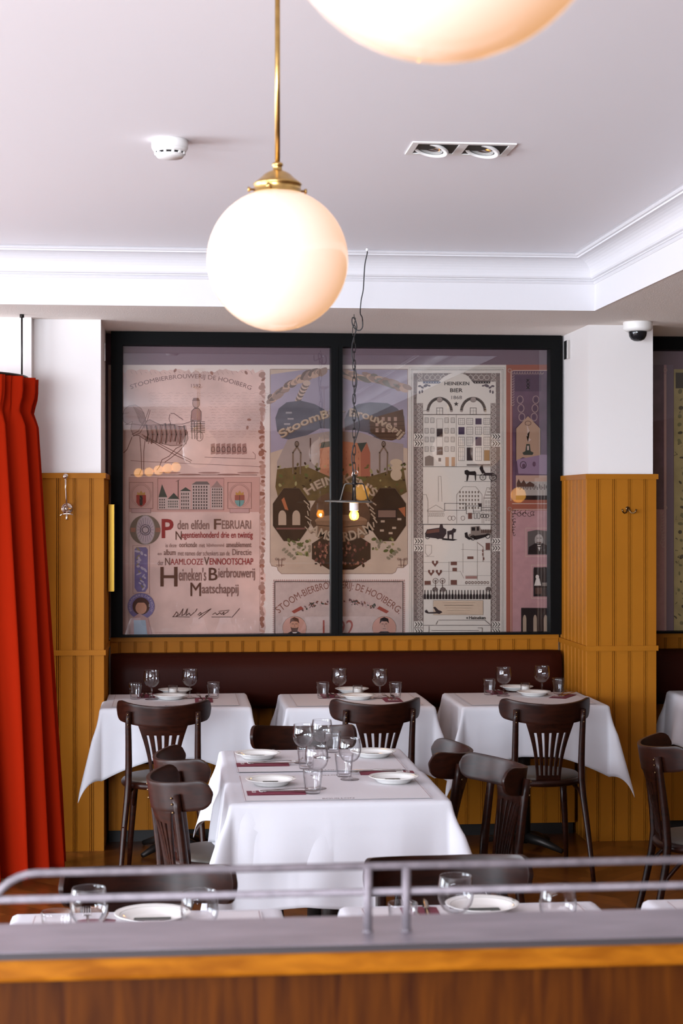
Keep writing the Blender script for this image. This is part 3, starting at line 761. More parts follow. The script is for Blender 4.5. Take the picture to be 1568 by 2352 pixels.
# ================================================================ GLASSES
def make_wine():
    e = empty('wine_glass', (0, 0, 0))
    b = MB().lathe([(0, .0600), (.008, .0606), (.018, .0640), (.027, .0705), (.035, .082), (.0395, .096), (.0405, .108), (.039, .126), (.0358, .1445), (.0352, .1458), (.0345, .1445),
                    (.0375, .126), (.0390, .108), (.0380, .096), (.0337, .083), (.0257, .0722), (.0165, .0662), (.007, .0632), (0, .0628)], 40)
    b.build('bowl', GLASS, e)
    b = MB().lathe([(0, 0), (.033, 0), (.034, .0010), (.033, .0020), (.020, .0042), (.009, .0075), (.0050, .013), (.0040, .022), (.0038, .040), (.0042, .052), (.0065, .0590), (.0, .0597)], 32)
    b.build('stem', GLASS, e); index_kids(e); return e
WG = make_wine(); wg_used = False
def wine(x, y, label, group):
    global wg_used
    if not wg_used: wg_used = True; WG.location = (x, y, ZO); tag(WG, label, 'wine glass', group); return
    dup(WG, (x, y, ZO), random.uniform(0, 6), label, group)
tm = MB().lathe([(0, 0), (.0235, 0), (.0255, .0025), (.0265, .008), (.0300, .045), (.0305, .052), (.0318, .0535), (.0335, .0795), (.0330, .0808), (.0318, .0800), (.0300, .054), (.0285, .046), (.0245, .012), (.018, .0085), (0, .0080)], 40)
TU = tm.build('tumbler', GLASS); tu_used = False
def tumbler(x, y, label, group):
    global tu_used
    if not tu_used: tu_used = True; o = TU
    else: o = TU.copy(); COL.objects.link(o)
    o.location = (x, y, ZO); o.rotation_euler = (0, 0, random.uniform(0, 6)); tag(o, label, 'tumbler', group)
def candle(x, y, label):
    e = empty('candle_jar', (x, y, ZO), 0, label, 'candle', 'candle jars on the back tables')
    MB().lathe([(0, 0), (.022, 0), (.0245, .003), (.0250, .03), (.0250, .052), (.0225, .052), (.0222, .03), (.0215, .006), (0, .005)], 32).build('glass_jar', GLASS, e)
    w = MB().lathe([(0, .0056), (.0208, .0066), (.0212, .034), (.019, .0355), (0, .035)], 28).build('wax', WAX, e)
    MB().tube([(0, 0, .034), (.001, 0, .040), (.002, 0, .044)], .0006, 6).build('wick', DARK, w)
# ---- plate
pp = [(0, .0055), (.050, .0055), (.060, .0075), (.0700, .0150), (.0785, .0185), (.0798, .0189), (.0915, .0228), (.0925, .0222), (.0920, .0212), (.0790, .0160), (.0710, .0120), (.0600, .0020), (.0560, 0), (.054, .0008), (0, .0015)]
mi = [0] * len(pp); mi[4] = 1
PLT = MB().lathe(pp, 56, mats=mi)
a0 = .25
for k in range(5):
    a = a0 + (k - 2) * .03; r = .086; c, s = math.cos(a), math.sin(a)
    PLT.add([(r * c - .0022, r * s - .0018, .0219), (r * c + .0022, r * s - .0018, .0224), (r * c + .0018, r * s + .0024, .0226), (r * c - .0018, r * s + .0024, .0219)], [(0, 1, 2, 3)], 1)
PLT.v = [(a * .95, b2 * .95, c) for a, b2, c in PLT.v]
PL = PLT.build('plate', [CHINA, CHINAL]); pl_used = False
def plate(x, y, label, group):
    global pl_used
    if not pl_used: pl_used = True; o = PL
    else: o = PL.copy(); COL.objects.link(o)
    o.location = (x, y, ZO); o.rotation_euler = (0, 0, 0); tag(o, label, 'plate', group)
def card(x, y, rz, label):
    b = MB().box(-.0425, .0425, -.0265, .0265, 0, .0008, 0)
    for k, (xx, ww) in enumerate(((-.018, .036), (-.020, .040), (-.014, .028))):
        r = random.Random(k)
        n = 7
        for q in range(n):
            x0 = xx + ww * q / n; b.add([(x0, -.006 - k * .005, .0010), (x0 + ww / n * .7, -.006 - k * .005, .0010), (x0 + ww / n * .7, -.003 - k * .005, .0010), (x0, -.003 - k * .005, .0010)], [(0, 1, 2, 3)], 1)
    o = b.build('small_card', [CARD, WHITEINK], None, (x, y, ZO + .0058), (0, 0, rz)); tag(o, label, 'card', 'small dark cards lying on the plates')
# ---- cutlery
def fork_geo():
    b = MB()
    prof = [(-.10, .0028, 0), (-.06, .0042, .001), (0, .0030, .004), (.04, .0026, .004), (.055, .004, .003), (.065, .0095, .001)]
    rows = [[(xx, -w, z), (xx, -w * .5, z + .0012), (xx, w * .5, z + .0012), (xx, w, z)] for xx, w, z in prof]
    b.grid(rows); b.grid([[(p[0], p[1], p[2] - .0012) for p in r][::-1] for r in rows])
    for k in range(4):
        yy = -.0085 + k * .00567; b.tube([(.064, yy, .001), (.085, yy * .98, .000), (.100, yy * .9, .006), (.108, yy * .86, .012)], [.0017, .0014, .0012, .0007], 6)
    return b
def knife_geo():
    b = MB()
    rows = [[(xx, -w, .001), (xx, 0, .001 + h), (xx, w, .001), (xx, 0, .0005)] for xx, w, h in [(-.10, .004, .002), (-.09, .006, .003), (.0, .0045, .003), (.01, .003, .002), (.015, .0075, .0012), (.08, .008, .001), (.10, .005, .0008), (.112, .001, .0003)]]
    rows = [r + [r[0]] for r in rows]; b.grid(rows); return b
FK = fork_geo().build('fork', STEEL); KN = knife_geo().build('knife', STEEL); fk_used = [False, False]
def setting(x, y, rz, where, group='burgundy cutlery wallets'):
    """burgundy paper wallet whose open end shows a fork and a knife; local +X runs away from the diner"""
    b = MB(); L, Wd = .195, .088
    rows = []
    for i in range(9):
        u = -L / 2 + L * i / 8; z = .0025 + .0045 * math.sin(PI * (i + .5) / 9)
        rows.append([(u, -Wd / 2, z * .35), (u, -Wd / 4, z), (u, Wd / 4, z * 1.02), (u, Wd / 2, z * .35)])
    b.grid(rows); b.box(-L / 2, L / 2, -Wd / 2, Wd / 2, 0, .0009)
    vs, fs, asp = text_geo('B', .03)
    def top(px, py): return .0085 if abs(py) < .03 else .006
    b.add([(-.058 + c * .026, .026 - a * .052, .0078) for a, c in vs], fs, 1)
    vs, fs, asp = text_geo('BOUILLON', .015)
    b.add([(-.082 + c * .014, .026 - a * .050, .0062) for a, c in vs], fs, 1)
    o = b.build('cutlery_wallet', [BURG, WHITEINK], None, (x, y, ZO), (0, 0, rz)); tag(o, 'burgundy paper cutlery wallet ' + where, 'napkin', group)
    M = Matrix.Rotation(rz, 4, 'Z')
    for g, (dx, dy, rr, nm, cat, P) in enumerate(((.045, .016, .10, 'fork', 'fork', FK), (.045, -.014, -.05, 'knife', 'knife', KN))):
        v = M @ Vector((dx, dy, 0)); k = P
        if fk_used[g]: k = P.copy(); COL.objects.link(k)
        fk_used[g] = True
        k.location = (x + v.x, y + v.y, ZO + .0085); k.rotation_euler = (0, 0, rz + rr)
        tag(k, 'steel %s in the wallet %s' % (nm, where), cat, 'steel %ss on the wallets' % nm)
# ---- lay the tables; places read off the photograph on the table plane
BT = ['left back table', 'middle back table', 'right back table']
def P(px, py): return at(px, py, .7505)
wines = [((348, 1607), 'left of the two wine glasses on the left back table'), ((436, 1604), 'right of the two wine glasses on the left back table'),
         ((779, 1603), 'left of the two wine glasses on the middle back table'), ((872, 1604), 'right of the two wine glasses on the middle back table'),
         ((1156, 1599), 'left of the two wine glasses on the right back table'), ((1244, 1595), 'right of the two wine glasses on the right back table')]
for (p, lab) in wines: wine(*P(*p), lab, 'wine glasses on the back tables')
cwine = [((696, 1753), 'wine glass at the far left of the glasses on the centre table'), ((739, 1741), 'wine glass farthest back among the glasses on the centre table'),
         ((727, 1812), 'wine glass nearest the camera among the glasses on the centre table'), ((803, 1791), 'wine glass farthest right on the centre table, its foot in clear view')]
for (p, lab) in cwine: wine(*P(*p), lab, 'wine glasses on the centre table')
def atop(px, py, h): return at(px, py, .7505 + h)
for (p, lab) in (((204, 2032), 'left wine glass on the near left table'), ((458, 2040), 'right wine glass on the near left table'),
                 ((1046, 2004), 'left wine glass on the near middle table, bowl and stem showing'), ((1281, 2029), 'right wine glass on the near middle table, behind the rail')):
    x, y = atop(p[0], p[1] + 8, .1455); wine(x, y, lab, 'wine glasses on the near tables')
tums = [((311, 1606), 'tumbler at the left end of the left back table'), ((490, 1604), 'tumbler at the right end of the left back table'),
        ((741, 1604), 'tumbler at the left end of the middle back table'), ((908, 1604), 'tumbler at the right end of the middle back table'),
        ((1123, 1596), 'tumbler at the left end of the right back table'), ((1282, 1594), 'tumbler at the right end of the right back table')]
for (p, lab) in tums: tumbler(*P(*p), lab, 'tumblers on the back tables')
for (p, lab) in (((703, 1766), 'tumbler beside the far left plate on the centre table'), ((763, 1728), 'tumbler farthest back on the centre table'),
                 ((790, 1784), 'tumbler just left of the right-hand wine glass on the centre table'), ((718, 1823), 'tumbler nearest the camera on the centre table')):
    tumbler(*P(*p), lab, 'tumblers on the centre table')
for (p, lab) in (((130, 2091), 'tumbler on the near left table'), ((925, 2071), 'tumbler on the near middle table, seen through the rail posts')):
    x, y = atop(p[0], p[1] + 4, .0805); tumbler(x, y, lab, 'tumblers on the near tables')
for i, p in enumerate(((397, 1598), (821, 1598), (1206, 1592))): candle(*P(*p), 'small glass candle jar with white wax on the ' + BT[i])
pls = [((402, 1593), 'white plate at the bench side of the left back table'), ((392, 1606), 'white plate at the chair side of the left back table'),
       ((808, 1591), 'white plate at the bench side of the middle back table'), ((822, 1606), 'white plate at the chair side of the middle back table'),
       ((1186, 1586), 'white plate at the bench side of the right back table'), ((1225, 1598), 'white plate at the chair side of the right back table')]
for (p, lab) in pls: plate(*P(*p), lab, 'white plates on the back tables')
cpl = [((592, 1742), 'far left'), ((622, 1803), 'near left'), ((857, 1738), 'far right'), ((904, 1797), 'near right')]
for (p, n) in cpl:
    x, y = P(*p); plate(x, y, 'white plate with a thin rim line, %s of the four on the centre table' % n, 'white plates on the centre table')
    card(x, y, -PI / 2 if 'left' in n else PI / 2, 'small dark card on the %s plate of the centre table' % n)
for (px, yy, n) in ((350, 4.00, 'near left table'), (1107, 4.02, 'near middle table')):
    # seen over the counter: only the far part of each plate shows
    x = yy * ray(px, 2100)[0] / ray(px, 2100)[1]; plate(x, yy, 'white plate on the ' + n + ', partly hidden by the counter', 'white plates on the near tables')
    card(x, yy - .01, 0, 'small dark card on the plate of the ' + n)
def wal(px, py, rz, where): x, y = P(px, py); setting(x, y, math.radians(rz), where)
wal(634, 1822, 0, 'in front of the near left plate of the centre table'); wal(603, 1757, 0, 'in front of the far left plate of the centre table')
wal(888, 1776, 178, 'behind the near right plate of the centre table'); 
wal(468, 1609, 90, 'at the chair side of the left back table'); wal(336, 1599, -90, 'at the bench side of the left back table')
wal(900, 1608, 90, 'at the chair side of the middle back table'); wal(757, 1599, -90, 'at the bench side of the middle back table')
wal(1292, 1600, 60, 'at the chair side of the right back table'); wal(1140, 1591, -90, 'at the bench side of the right back table')
for (px, yy, n) in ((214, 3.93, 'on the near left table'), (970, 3.98, 'on the near middle table')):
    x = yy * ray(px, 2100)[0] / ray(px, 2100)[1]; setting(x, yy, math.radians(88), n)
# ================================================================ PRINTED MURAL BEHIND THE GLASS
YM = 9.315
PM = {}
def ink(name, r, g, b, k=.92, noise=0.0, ns=8):
    key = 'print_' + name
    if key not in MATS:
        c = rgb(r, g, b); mat(key, tuple(min(.9, q * k * MG) for q in c[:3]), .75, spec=.2, noise=noise, nscale=ns)
    return MATS[key]
MG = 1.2
class Art:
    """a flat printed sheet: everything is drawn on the plane YM, one thin layer over the other"""
    def __init__(s, x0=-.352, x1=2.10): s.b = MB(); s.mats = []; s.k = 0; s.x0 = x0; s.x1 = x1
    def mi(s, m):
        if m not in s.mats: s.mats.append(m)
        return s.mats.index(m)
    def pt(s, px, py):
        x, z = atY(px, py, YM); x = max(s.x0, min(s.x1, x)); return (x, YM - .0005 - s.k * .00012, z)
    def poly(s, pts, m, up=True):
        s.k += 1 if up else .05
        s.b.add([s.pt(*p) for p in pts], [tuple(range(len(pts)))], s.mi(m))
    def rect(s, x0, y0, x1, y1, m, up=True): s.poly([(x0, y0), (x1, y0), (x1, y1), (x0, y1)], m, up)
    def line(s, pts, w, m, closed=False, up=False):
        if up: s.k += 1
        n = len(pts)
        if closed: pts = list(pts) + [pts[0]]
        for i in range(len(pts) - 1):
            (x0, y0), (x1, y1) = pts[i], pts[i + 1]; d = math.hypot(x1 - x0, y1 - y0)
            if d < 1e-6: continue
            nx, ny = -(y1 - y0) / d * w / 2, (x1 - x0) / d * w / 2; ex, ey = (x1 - x0) / d * w * .3, (y1 - y0) / d * w * .3
            s.b.add([s.pt(x0 + nx - ex, y0 + ny - ey), s.pt(x1 + nx + ex, y1 + ny + ey), s.pt(x1 - nx + ex, y1 - ny + ey), s.pt(x0 - nx - ex, y0 - ny - ey)], [(0, 1, 2, 3)], s.mi(m))
    def frame(s, x0, y0, x1, y1, w, m): s.line([(x0, y0), (x1, y0), (x1, y1), (x0, y1)], w, m, True)
    def oval(s, cx, cy, rx, ry, m, n=28, up=True, rot=0):
        c, q = math.cos(rot), math.sin(rot)
        s.poly([(cx + rx * math.cos(a) * c - ry * math.sin(a) * q, cy + rx * math.cos(a) * q + ry * math.sin(a) * c) for a in (2 * PI * k / n for k in range(n))], m, up)
    def ring(s, cx, cy, rx, ry, w, m, n=28, a0=0, a1=2 * PI):
        s.line([(cx + rx * math.cos(a0 + (a1 - a0) * k / n), cy + ry * math.sin(a0 + (a1 - a0) * k / n)) for k in range(n + 1)], w, m)
    def text(s, body, x0, y0, x1, y1, m, bold=0.0, path=None, shear=0):
        s.k += .5
        vs, fs, asp = text_geo(body, bold)
        out = []
        for u, v in vs:
            if path:
                bx, by = path(u); ax, ay = path(u + .002); d = math.hypot(ax - bx, ay - by); tx, ty = (ax - bx) / d, (ay - by) / d
                h = (y1 - y0) * v; out.append(s.pt(bx + ty * h, by - tx * h))
            else: out.append(s.pt(x0 + (x1 - x0) * u + shear * v * (y1 - y0), y1 - (y1 - y0) * v))
        s.b.add(out, fs, s.mi(m))
    def build(s, name, parent): return s.b.build(name, s.mats, parent)
def arcpath(xa, ya, xm, ym, xb, yb):
    def f(u): # quadratic through three points
        a, b2, c = (1 - u) * (1 - 2 * u), 4 * u * (1 - u), u * (2 * u - 1)
        return a * xa + b2 * xm + c * xb, a * ya + b2 * ym + c * yb
    return f
R = random.Random(5)
mural = empty('printed_mural', (0, 0, 0), 0, 'tall printed beer brewery mural behind the black framed window', 'mural')
BASE = ink('margin', 222, 204, 194)
SEP = ink('sepia', 112, 72, 62); SEPL = ink('sepia_light', 160, 118, 108); SEPD = ink('sepia_dark', 84, 58, 50)
RED = ink('red', 150, 44, 38); BLK = ink('black', 34, 26, 28); GRYL = ink('grey_line', 135, 118, 108); GRYM = ink('grey_mid', 110, 95, 90)
# --- base sheet
s = Art(); s.rect(240, 838, 1164, 1500, BASE); s.build('base_sheet', mural)
# --- parchment
s = Art(); s.k = 2
PAR = ink('parchment', 212, 176, 164, noise=.22, ns=5); STA = ink('stain', 150, 98, 80, noise=.3, ns=14); STL = ink('stain_light', 180, 136, 120, noise=.25, ns=9)
pts = [(250, 848)]
x = 270
while x < 606: pts.append((x, 848 + R.choice((0, 1, 2, 4, 6, -1)) + (5 if R.random() < .15 else 0))); x += R.uniform(4, 11)
y = 850
while y < 1470: pts.append((608 + R.choice((-6, -3, 0, 1, 2)), y)); y += R.uniform(5, 14)
pts += [(608, 1490), (250, 1490)]
s.poly(pts, PAR)
for k in range(60):
    y = 860 + k * 10.2 + R.uniform(-3, 3); w = R.uniform(2, 9); s.oval(606 - w * .6 + R.uniform(-2, 1), y, w, R.uniform(3, 9), STL if R.random() < .6 else STA, 7, up=False, rot=R.uniform(0, 3))
for (x, y) in ((486, 857), (565, 856), (572, 964), (568, 982), (604, 872), (402, 851)): s.oval(x, y, 5, 3, STA, 8, up=False, rot=R.uniform(0, 3))
for k in range(26): s.line([(300 + k * 11, 852 + R.uniform(0, 3)), (304 + k * 11, 856 + R.uniform(0, 5))], .7, SEPL)
s.k += 1
for k in range(17): # faint copperplate script
    y = 903 + k * 6.3; x = 340 + R.uniform(-4, 10)
    if k > 4: x = max(x, 300 if False else 345)
    while x < 603:
        w = R.uniform(8, 24); q = []
        for j in range(int(w / 1.6)): q.append((x + j * 1.6, y + R.uniform(-1.5, 1.5)))
        if 430 < x < 470 and k < 14 and k > 1: x += w; continue
        s.line(q, .35, SEPL); x += w + 4
s.text('STOOMBIERBROUWERIJ DE HOOIBERG', 0, 0, 0, 13, SEP, .0, path=arcpath(302, 897, 441, 872, 574, 899))
s.text('1592', 439, 882, 461, 890, SEP)
# horse, driver and cart
def strokes(L, w, m):
    for q in L: s.line(q, w, m)
hx = [(281, 955), (286, 940), (296, 932), (311, 930), (324, 938), (332, 954), (334, 968), (344, 964), (360, 972), (376, 978), (398, 976), (420, 980), (430, 992), (432, 1008), (424, 1022), (392, 1024), (368, 1018), (346, 1016), (330, 1008), (318, 1000), (306, 1000), (300, 985), (304, 968), (292, 974), (284, 968)]
s.poly(hx, ink('horse_wash', 176, 140, 130))
s.line(hx, 1.2, SEP, True)
s.k += 1
for k in range(26):
    a = k / 25; x0 = 336 + a * 90; s.line([(x0, 976 + 3 * math.sin(a * 9)), (x0 + 4, 998), (x0 + 1, 1016 + R.uniform(-3, 5))], 1.3 if k % 3 else 3.4, SEP if k % 2 else SEPD)
for k in range(9): s.line([(306 + k * 3, 934 + k * 1.6), (314 + k * 2.6, 950 + k * 2), (320 + k * 1.5, 968 + k * 2)], .9, SEP)
strokes([[(288, 975), (306, 974), (330, 977), (420, 974), (445, 966)], [(342, 940), (334, 962), (318, 990), (303, 998)], [(345, 942), (338, 966), (322, 994), (306, 1002)]], 1.4, SEP)
strokes([[(321, 1004), (324, 1040), (325, 1078), (320, 1090)], [(334, 1006), (330, 1036), (330, 1078)], [(303, 1004), (292, 1032), (284, 1040)], [(326, 998), (360, 1016), (405, 1040), (440, 1058)],
         [(330, 1002), (362, 1022), (404, 1046), (438, 1062)], [(420, 1022), (404, 1030), (388, 1048), (372, 1056), (366, 1072), (360, 1080)], [(428, 1016), (412, 1036), (392, 1052), (378, 1062)], [(392, 950), (400, 950), (420, 964)], [(390, 952), (388, 962), (392, 974)]], 1.6, SEP)
s.oval(450, 926, 8, 11, ink('skin_sepia', 170, 130, 118)); s.ring(450, 926, 8, 11, 1.2, SEP); s.poly([(441, 921), (444, 914), (456, 914), (459, 921)], SEP)
s.poly([(440, 944), (446, 938), (456, 938), (462, 946), (462, 966), (438, 966)], SEPL); s.line([(440, 944), (446, 938), (456, 938), (462, 946), (462, 966), (438, 966)], 1.2, SEPD, True)
for y in range(968, 995, 4): s.line([(438, y), (470, y + 1)], 1.6, SEPD if y % 8 else SEP)
for x in (440, 446, 452, 460): s.line([(x, 968), (x + 1, 1008)], 1.6, SEPD)
s.ring(458, 1002, 8, 11, 1.2, SEP); s.line([(281, 950), (296, 948)], 1, SEP)
for k in range(7): s.poly([(484 + k * 12, 1020), (493 + k * 12, 1018), (495 + k * 12, 1042), (484 + k * 12, 1044)], SEPL, up=False); s.ring(489 + k * 12, 1032, 4, 6, 1, SEPD)
s.line([(470, 1050), (586, 1054), (586, 1044), (580, 1038)], 1.0, SEP); s.line([(300, 1058), (330, 1060), (420, 1064), (600, 1072)], .9, SEP)
for k in range(5): s.oval(390 + k * 45, 1086 + (k % 2) * 4, 26, 2.2, SEPL, 12)
s.line([(300, 1091), (590, 1091)], 1.5, SEP)
# skyline strip with coats of arms
TAN = ink('strip_ground', 194, 148, 136); DKG = ink('dark_green', 62, 66, 58); WIN = ink('strip_window', 74, 58, 56); HOUS = ink('strip_house', 186, 160, 150)
s.rect(296, 1096, 596, 1176, TAN)
s.rect(362, 1099, 514, 1171, ink('strip_sky', 192, 142, 132))
s.frame(362, 1099, 514, 1171, .8, SEP)
for (x0, y0, x1) in ((364, 1142, 384), (384, 1146, 412), (414, 1128, 438), (440, 1112, 482), (484, 1118, 512)): s.rect(x0, y0, x1, 1170, HOUS)
s.poly([(364, 1142), (372, 1112), (384, 1142)], DKG); s.poly([(385, 1146), (399, 1132), (412, 1146)], DKG); s.poly([(413, 1128), (426, 1119), (439, 1128)], DKG)
s.poly([(440, 1113), (450, 1106), (476, 1106), (482, 1113)], GRYM); s.poly([(484, 1120), (492, 1112), (498, 1104), (504, 1112), (512, 1120)], ink('gable', 150, 120, 112))
s.line([(409, 1104), (409, 1146)], 2, SEPD); s.line([(404, 1106), (412, 1102)], 1, SEPD)
for k, (x0, x1, y0, st, rw) in enumerate(((366, 383, 1146, 5, 6), (386, 411, 1150, 4, 6), (416, 438, 1132, 5, 8), (443, 481, 1116, 6, 7), (487, 511, 1122, 5, 6.5))):
    s.k += 1; y = y0
    while y < 1166:
        x = x0
        while x < x1 - 2: s.rect(x, y, x + st * .5, y + rw * .6, WIN if k != 1 else DKG, up=False); x += st
        y += rw
for cx0, m1, m2 in ((324, RED, BLK), (550, ink('shield_top', 150, 84, 70), ink('shield_blue', 110, 146, 140))):
    s.frame(cx0 - 27, 1108, cx0 + 27, 1168, .8, SEP); s.ring(cx0, 1138, 21, 24, .9, SEPL); s.ring(cx0, 1138, 24, 27, .6, SEPL)
    s.poly([(cx0 - 11, 1137), (cx0 + 11, 1137), (cx0 + 11, 1154), (cx0 + 6, 1161), (cx0, 1164), (cx0 - 6, 1161), (cx0 - 11, 1154)], m1)
    s.poly([(cx0 - 9, 1137), (cx0 - 9, 1130), (cx0 - 4, 1133), (cx0, 1127), (cx0 + 4, 1133), (cx0 + 9, 1130), (cx0 + 9, 1137)], ink('crown', 176, 130, 66))
    if m2 is BLK:
        s.rect(cx0 - 3.5, 1138, cx0 + 3.5, 1161, BLK)
        for q in range(3): y = 1142 + q * 7; s.line([(cx0 - 2, y - 2), (cx0 + 2, y + 2)], 1, ink('shield_white', 200, 190, 184)); s.line([(cx0 + 2, y - 2), (cx0 - 2, y + 2)], 1, ink('shield_white', 200, 190, 184))
    else: s.poly([(cx0 - 11, 1149), (cx0 + 11, 1149), (cx0 + 10, 1155), (cx0 + 6, 1161), (cx0, 1164), (cx0 - 6, 1161), (cx0 - 10, 1155)], m2); s.line([(cx0, 1138), (cx0, 1162)], 1.2, WIN)
    s.rect(cx0 - 22, 1168, cx0 + 22, 1178, ink('label', 186, 146, 140)); s.frame(cx0 - 22, 1168, cx0 + 22, 1178, .6, SEP)
# O roundel and lettering
OG = ink('roundel', 112, 94, 80); OL = ink('roundel_inner', 180, 158, 158); OB = ink('roundel_line', 108, 88, 112)
s.oval(333, 1217, 35, 34, OG); s.oval(334, 1217, 21, 33, OL); s.ring(334, 1217, 21, 33, 1, BASE); s.ring(334, 1217, 12, 12, 1, OB); s.ring(334, 1217, 7, 7, 1.2, OB)
s.k += 1
for k in range(20):
    a = k * PI / 10; s.line([(334 + 12 * math.cos(a), 1217 + 12 * math.sin(a)), (334 + 19 * math.cos(a), 1217 + 28 * math.sin(a))], .8, OB)
    s.ring(334 + 9.5 * math.cos(a), 1217 + 9.5 * math.sin(a), 2, 2, .5, OB, 8)
s.rect(300, 1212, 311, 1222, STA); s.rect(357, 1212, 368, 1222, STA)
BR = ink('letter_brown', 92, 60, 46); BR2 = ink('letter_brown_soft', 128, 94, 84)
def T(*a, **k): s.text(*a, **k)
T('P', 371, 1192, 398, 1236, ink('letter_red', 140, 40, 40), .02)
T('den elfden', 407, 1194, 480, 1216, BR2, .012); T('EBRUARI', 509, 1195, 576, 1215, BR2, .01); T('F', 491, 1192, 507, 1216, BR, .01)
T('N', 403, 1220, 417, 1240, BR); T('egentienhonderd drie en twintig', 417, 1221, 580, 1240, ink('letter_red', 140, 40, 40), .012)
T('is deze', 380, 1248, 405, 1257, BR2, .0); T('oorkonde', 411, 1245, 452, 1257, BR2, .012); T('met', 457, 1249, 470, 1257, BR2); T('bijbehoorend', 474, 1248, 514, 1258, BR2); T('ameublement', 519, 1245, 577, 1257, BR2, .02)
T('en', 362, 1270, 371, 1275, BR2); T('album', 376, 1262, 403, 1275, BR2, .012); T('met namen der schenkers aan de', 408, 1265, 527, 1276, BR2, .0); T('Directie', 533, 1261, 577, 1275, BR2, .01)
T('der', 362, 1287, 375, 1298, BR2); T('N', 379, 1281, 390, 1298, BR); T('AAMLOOZE', 391, 1283, 466, 1297, ink('letter_red', 140, 40, 40)); T('V', 468, 1279, 480, 1298, BR, .008); T('ENNOOTSCHAP', 481, 1282, 581, 1297, ink('letter_red', 140, 40, 40), .01)
T('H', 368, 1302, 407, 1347, BR, .008); T("eineken's", 410, 1304, 473, 1334, BR2, .012); T('B', 479, 1304, 499, 1333, BR, .008); T('ierbrouwerij', 501, 1304, 585, 1334, BR2, .012)
T('M', 437, 1338, 461, 1369, BR); T('aatschappij', 463, 1341, 547, 1370, BR2, .012)
s.k += 1
scr = [[(397, 1417), (405, 1405), (409, 1410), (404, 1416), (412, 1412), (420, 1398), (417, 1414), (424, 1410), (430, 1398), (427, 1414), (434, 1408), (437, 1414), (446, 1406)], [(396, 1416), (435, 1417)], [(452, 1398), (448, 1405)],
       [(454, 1412), (460, 1406), (462, 1411), (456, 1414), (466, 1408), (484, 1398), (470, 1410), (456, 1421)], [(488, 1411), (494, 1407), (498, 1412), (504, 1407), (508, 1411), (514, 1405), (512, 1412), (524, 1404)], [(486, 1417), (530, 1417)], [(550, 1397), (532, 1418)], [(502, 1404), (526, 1401)]]
for q in scr: s.line(q, 1.3, SEPD)
# blue ornament column and round emblem
BLU = ink('blue_purple', 122, 108, 146, noise=.2, ns=20); BLW = ink('pale_bloom', 182, 166, 178)
s.poly([(309, 1262), (313, 1257), (335, 1257), (339, 1262), (339, 1350), (333, 1359), (315, 1359), (309, 1350)], BLU); s.frame(305, 1253, 343, 1363, .7, SEPL)
s.k += 1
for k in range(22): s.oval(313 + R.random() * 22, 1262 + k * 4.3, R.uniform(3, 7), R.uniform(1.5, 3), BLW if k % 4 else ink('olive_leaf', 140, 124, 96), 9, up=False, rot=R.uniform(-1.2, 1.2))
s.oval(324, 1392, 31, 30, BLU); s.oval(324, 1392, 20, 20, SEPD); s.oval(324, 1396, 13, 14, ink('mug', 196, 142, 116)); s.rect(311, 1380, 337, 1384, SEPD)
T('BROUWERIJ DE HOOI', 0, 0, 0, 6.5, BLW, .0, path=lambda u: (324 + 22 * math.cos(-PI * 1.15 + u * PI * 1.3), 1392 + 21 * math.sin(-PI * 1.15 + u * PI * 1.3)))
s.poly([(295, 1470), (303, 1420), (320, 1408), (340, 1420), (352, 1470)], ink('label', 186, 146, 140)); s.poly([(308, 1470), (307, 1424), (334, 1424), (340, 1470)], ink('pale_blue', 160, 174, 188))
s.frame(296, 1096, 596, 1452, .5, SEPL)
s.build('parchment_panel', mural)
# --- pictorial panel
s = Art(); s.k = 2
BGA = ink('pict_ground', 190, 164, 144, noise=.12, ns=6); SKY = ink('pict_sky', 160, 145, 158, noise=.15, ns=4); TW = ink('twig', 176, 150, 126); TWD = ink('twig_dark', 120, 96, 78)
OLV = ink('olive', 104, 82, 46, noise=.35, ns=16); DBR = ink('dark_brown', 62, 42, 26, noise=.3, ns=10); SLATE = ink('slate', 92, 88, 96, noise=.25, ns=10); BRK = ink('brick', 178, 116, 86, noise=.12, ns=12)
pts = [(620, 848), (936, 848), (936, 1295), (926, 1304), (912, 1304), (908, 1314), (900, 1318), (646, 1318), (638, 1310), (636, 1302), (624, 1300), (620, 1292)]
s.poly(pts, BGA); s.line(pts, 1, SEPL, True)
s.poly([(621, 860), (700, 849), (935, 849), (935, 1030), (780, 990), (621, 1040)], SKY)
s.k += 1
for k in range(46):   # dawn clouds and dark branch over the top
    a = k / 45; s.oval(622 + a * 120, 918 - 62 * math.sin(a * PI / 2) + R.uniform(-5, 5), R.uniform(8, 16), R.uniform(4, 9), R.choice((ink('cloud', 186, 150, 128), ink('cloud_dark', 112, 92, 82), ink('cloud_mid', 150, 122, 108))), 9, up=False, rot=-.5)
for k in range(40):
    a = k / 39; s.oval(780 + a * 155, 862 + 32 * a * a + R.uniform(-6, 6), R.uniform(9, 20), R.uniform(4, 8), R.choice((ink('cloud', 186, 150, 128), ink('cloud_mid', 150, 122, 108), ink('cloud_green', 120, 110, 98))), 9, up=False, rot=.4)
for k in range(14): a = k / 13; s.oval(678 + 26 * a, 938 - 58 * a ** .8, 6 + 3 * a, 7, ink('smoke', 190, 160, 142) if k % 2 else ink('cloud_dark', 112, 92, 82), 9, up=False)
s.poly([(632, 960), (640, 938), (658, 924), (690, 920), (722, 928), (744, 940), (757, 960), (757, 985), (735, 984), (712, 996), (690, 1008), (672, 1012), (648, 1006), (636, 990)], SLATE)
s.poly([(790, 965), (800, 942), (822, 928), (850, 924), (890, 926), (912, 938), (928, 956), (930, 990), (924, 1004), (900, 1012), (870, 1010), (845, 994), (815, 988), (792, 988)], SLATE)
